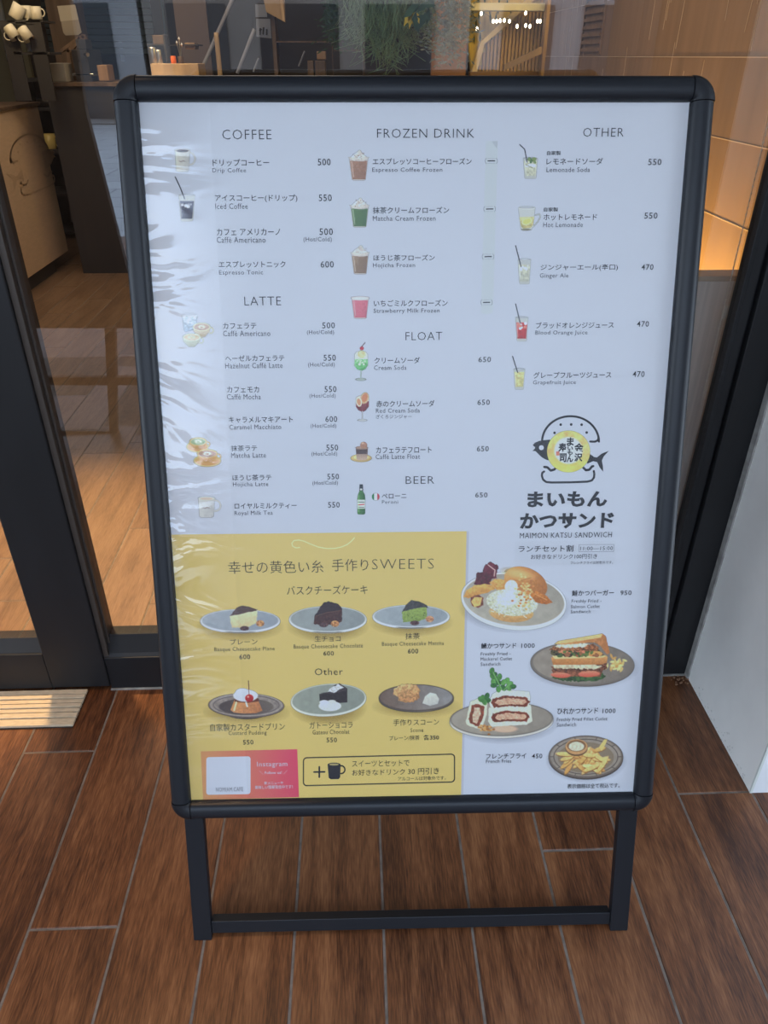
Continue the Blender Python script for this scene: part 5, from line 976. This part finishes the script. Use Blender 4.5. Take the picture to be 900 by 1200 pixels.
# golden niche on the back wall with battens and pale trim
gn = thing('golden_wall_feature', 'golden textured wall with pale wood trim and amber battens behind the glass', 'wall feature', at_y(600, 95, 5.6))
def poly(pts, Y, m, nm, par, d): P = [at_y(x, y, Y) for x, y in pts]; o = MB().prism(P, (0, d, 0)).build(nm, m, par); rebase(par, o); return o
poly([(543, -30), (640, -30), (640, 96), (553, 96)], 5.6, M['gold'], 'golden_panel', gn, 0.05)
poly([(553, 84), (559, 84), (568, 51), (563, 49)], 5.52, M['palewood'], 'trim_board', gn, 0.05); poly([(563, 49.5), (568, 51.5), (647, -18), (640, -22)], 5.52, M['palewood'], 'trim_board', gn, 0.05)
poly([(551, 84), (660, 84), (660, 97), (552, 97)], 5.50, mat('brown_plinth', (0.22, 0.12, 0.07), 0.6), 'plinth', gn, 0.08)
a = at_y(560, 84, 5.55); 
x = 561.0
while x < 654:
    ytop = max(-25, 51 - (x-568)*0.885) if x > 568 else 84 - (x-559)*3.7
    if ytop < 82:
        A_ = at_y(x, 84, 5.56); B_ = at_y(x+2.6, 84, 5.56); zt = at_y(x, ytop, 5.56).z
        o = MB().box((A_.x, 5.56, A_.z), (B_.x, 5.585, zt)).build('batten', M['amber'], gn); rebase(gn, o)
    x += 4.1
# leaf streaks on the golden part
mb = MB(); r = np.random.default_rng(11)
for k in range(26):
    x = r.uniform(552, 600); y = r.uniform(-5, 45)
    if y > 49 - (x-563)*0.85 : continue
    P_ = at_y(x, y, 5.59); L = r.uniform(0.03, 0.09); mb.prism([P_, P_+Vector((0.006,0,-L/2)), P_+Vector((0.002,0,-L)), P_+Vector((-0.006,0,-L/2))], (0, 0.004, 0))
o = mb.build('trailing_leaves', M['darkleaf'], gn, kind='stuff'); rebase(gn, o)
a, b = bx(540, 3, 655, 13, 5.3, 0.08); tag(MB().box(a, b).build('reflection_bar', mat('reflection_bar_tint', (0.62, 0.56, 0.46), 0.5), None, bevel=0.004), 'pale bar built for a bluish-white reflection across the golden wall', 'beam')  # solid bar in place of a bluish-white reflection
hr = [at_y(591, 76, 5.03), at_y(648, 48, 5.03)]
tag(MB().prism([hr[0], hr[1], hr[1]+Vector((0,0,-0.04)), hr[0]+Vector((0,0,-0.03))], (0, 0.03, 0)).build('slanted_handrail', M['midbrown'], None), 'dull slanted handrail in front of the amber battens', 'handrail')
a, b = bx(645, -30, 655, 92, 5.0, 0.06); tag(MB().box(a, b).build('upright_trim', M['copper']), 'light brown upright board between battens and copper wall', 'board')
a, b = bx(528, -30, 545, 97, 5.0, 0.05); tag(MB().box((a[0]-0.09, a[1], a[2]), b).build('reddish_wall_panel', mat('reddish_brown_panel', (0.21, 0.10, 0.06), 0.6)), 'reddish brown panel between the silvery plant and golden wall', 'panel')
sl = thing('reflected_bulbs', 'string of tiny warm bulbs placed for light dots reflected in the glass', 'string lights', at_y(600, 25, 5.1))  # bulbs modelled inside in place of reflected light dots
bpts = [(559, 34), (564, 16), (578, 25), (582, 25), (586, 24.5), (591, 24), (597, 25), (606, 31), (616, 15.5), (616, 30), (621, 31), (630, 25), (633, 25), (639, 24), (644, 25), (649, 25)]
o = MB().tube([Vector((at_y(552, 10, 5.12).x, 5.12, 2.8)), at_y(552, 10, 5.12)] + [at_y(x, y-3, 5.12) for x, y in sorted(bpts)] + [at_y(655, 15, 5.12), Vector((at_y(655, 15, 5.12).x, 5.12, 2.8))], 0.0012, 4).build('wire', M['dark'], sl); rebase(sl, o)
bme = MB().lathe([(0.001, -0.010), (0.006, -0.006), (0.008, 0), (0.005, 0.008), (0.001, 0.012)], (0,0,0), 8).mesh('bulb'); bme.materials.append(M['bulb'])
for x, y in bpts:
    o = bpy.data.objects.new('bulb', bme); C.objects.link(o); o.parent = sl; o.location = at_y(x, y, 5.12) - sl.location
# hanging plants near the glass
def strands(name, px0, px1, ybot, n, Y, m, label, seed, curl=0.03, rad=0.0011, leaf=0.0):
    r = np.random.default_rng(seed); mb = MB(); base = at_y((px0+px1)/2, 20, Y)
    t = thing(name, label, 'plant', base)
    for k in range(n):
        x = r.uniform(px0, px1) if k % 3 else r.normal((px0+px1)/2, (px1-px0)/6); c = 1 - abs(2*(x-px0)/(px1-px0)-1)
        yb = ybot*(0.35+0.65*c*r.uniform(0.55, 1.0))+r.normal(0, 5); YY = Y + r.normal(0, 0.035)
        p = at_y(x, -70 + r.uniform(-20, 60), YY); e = at_y(x + r.normal(0, 9), min(yb, 92), YY)
        if e.z > p.z - 0.02: continue
        pts = []; ph = r.uniform(0, 6.28); N = 8; fr = r.uniform(4, 9)
        for i in range(N+1):
            s = i/N; q = p.lerp(e, s); q += Vector((curl*math.sin(ph+fr*s)*s*r.uniform(0.5, 1), curl*0.6*math.cos(ph+fr*s)*s, 0)); pts.append(q)
        pts[-1] += Vector((r.normal(0, curl*0.7), r.normal(0, 0.01), abs(r.normal(0, curl*0.4)))); mb.tube(pts, rad, 3, rad*0.5)
        if leaf:
            for i in range(2, N+1):
                for s in (-1, 1):
                    q = pts[i]; d = Vector((s*r.uniform(0.5, 1), r.normal(0, 0.5), r.uniform(-0.9, 0.3))).normalized()*leaf*r.uniform(0.6, 1.3); wv = d.cross(Vector((0, 1, 0.3))).normalized()*leaf*0.16
                    mb.prism([q, q+d*0.5+wv, q+d, q+d*0.5-wv], (0, 0.0004, 0))
    o = mb.build('foliage', m, t, kind='stuff'); rebase(t, o)
    return t
strands('hanging_air_plant', 408, 500, 96, 330, 1.95, M['moss'], 'large grey-green air plant hanging in thin curling strands above the stand', 1, 0.028, 0.0010)
strands('silvery_trailing_plant', 488, 556, 86, 70, 2.5, M['silver'], 'silvery-leaved trailing plant at the right of the air plant', 2, 0.02, 0.0008, 0.016)
strands('dark_trailing_plant', 385, 432, 66, 110, 2.25, M['darkleaf'], 'dark green trailing plant left of the air plant', 3, 0.02, 0.001, 0.014)
yl = thing('yellow_leaf_spray', 'bright yellow leaf spray caught in the hanging plants', 'leaf', at_y(483, 20, 1.85))
P0 = at_y(483, 10, 1.85)
for a in (-0.5, -0.15, 0.2, 0.6):
    d = Vector((math.sin(a), 0, -math.cos(a)))*0.036; wv = Vector((math.cos(a), 0, math.sin(a)))*0.006
    o = MB().prism([P0, P0+d*0.5+wv, P0+d, P0+d*0.5-wv], (0, 0.0006, 0)).build('leaf', M['yellowleaf'], yl); rebase(yl, o)
db = thing('dark_leaf_sprig', 'dark broad-leaved sprig beside the yellow leaves', 'plant', at_y(497, 15, 1.9))
r = np.random.default_rng(4)
for k in range(12):
    P1 = at_y(497+r.normal(0, 6), 10+r.normal(0, 9), 1.75+r.normal(0, 0.01)); a = r.uniform(-1.6, 1.6); d = Vector((math.sin(a), 0, -math.cos(a)))*0.03; wv = Vector((math.cos(a), 0, math.sin(a)))*0.006
    o = MB().prism([P1, P1+d*0.5+wv, P1+d, P1+d*0.5-wv], (0, 0.0006, 0)).build('leaf', M['darkleaf'], db); rebase(db, o)

# ================================================================== ACROSS THE STREET (seen only as reflections)
def house(x0, x1, y, h, m, seed, label):
    r = np.random.default_rng(seed); t = thing('street_house', label, 'building', ((x0+x1)/2, y, 0)); o = MB().box((x0, y-6, 0), (x1, y, h)).build('wall', M[m], t); rebase(t, o)
    z = 0.1; 
    xx = x0+0.5
    while xx < x1-1.6:
        wd = r.uniform(1.0, 1.8)
        for (za, zb) in ((0.1, 2.2), (3.4, 4.8), (6.2, 7.4)):
            if zb < h-0.4: o = MB().box((xx, y, za), (xx+wd, y+0.05, zb)).build('window', M['windowdark'], t); rebase(t, o)
        xx += wd + r.uniform(0.5, 1.1)
house(-16, -4.4, -16, 3.4, 'facade', 1, 'grey house across the street at the left'); house(-4.3, 2.5, -16, 4.0, 'facadebrown', 2, 'brown house across the street in the middle'); house(2.7, 16, -16, 4.6, 'facade', 3, 'tall grey house across the street at the right')
pc = thing('reflection_block', 'dark brown porch pillar added unseen at the right to darken the glass reflection', 'block', (1.75, -0.9, 0))  # unseen dark mass added to dim the right side of the glass
o = box((1.15, -1.2, 0.0), (2.5, -0.6, 2.75)).build('shaft', M['darkbrown'], pc); rebase(pc, o); o = box((1.12, -1.23, 0.0), (2.53, -0.57, 0.12)).build('base', M['dark'], pc); rebase(pc, o)
# leaning dark wooden stand beside the porch (its reflection darkens the left glass)
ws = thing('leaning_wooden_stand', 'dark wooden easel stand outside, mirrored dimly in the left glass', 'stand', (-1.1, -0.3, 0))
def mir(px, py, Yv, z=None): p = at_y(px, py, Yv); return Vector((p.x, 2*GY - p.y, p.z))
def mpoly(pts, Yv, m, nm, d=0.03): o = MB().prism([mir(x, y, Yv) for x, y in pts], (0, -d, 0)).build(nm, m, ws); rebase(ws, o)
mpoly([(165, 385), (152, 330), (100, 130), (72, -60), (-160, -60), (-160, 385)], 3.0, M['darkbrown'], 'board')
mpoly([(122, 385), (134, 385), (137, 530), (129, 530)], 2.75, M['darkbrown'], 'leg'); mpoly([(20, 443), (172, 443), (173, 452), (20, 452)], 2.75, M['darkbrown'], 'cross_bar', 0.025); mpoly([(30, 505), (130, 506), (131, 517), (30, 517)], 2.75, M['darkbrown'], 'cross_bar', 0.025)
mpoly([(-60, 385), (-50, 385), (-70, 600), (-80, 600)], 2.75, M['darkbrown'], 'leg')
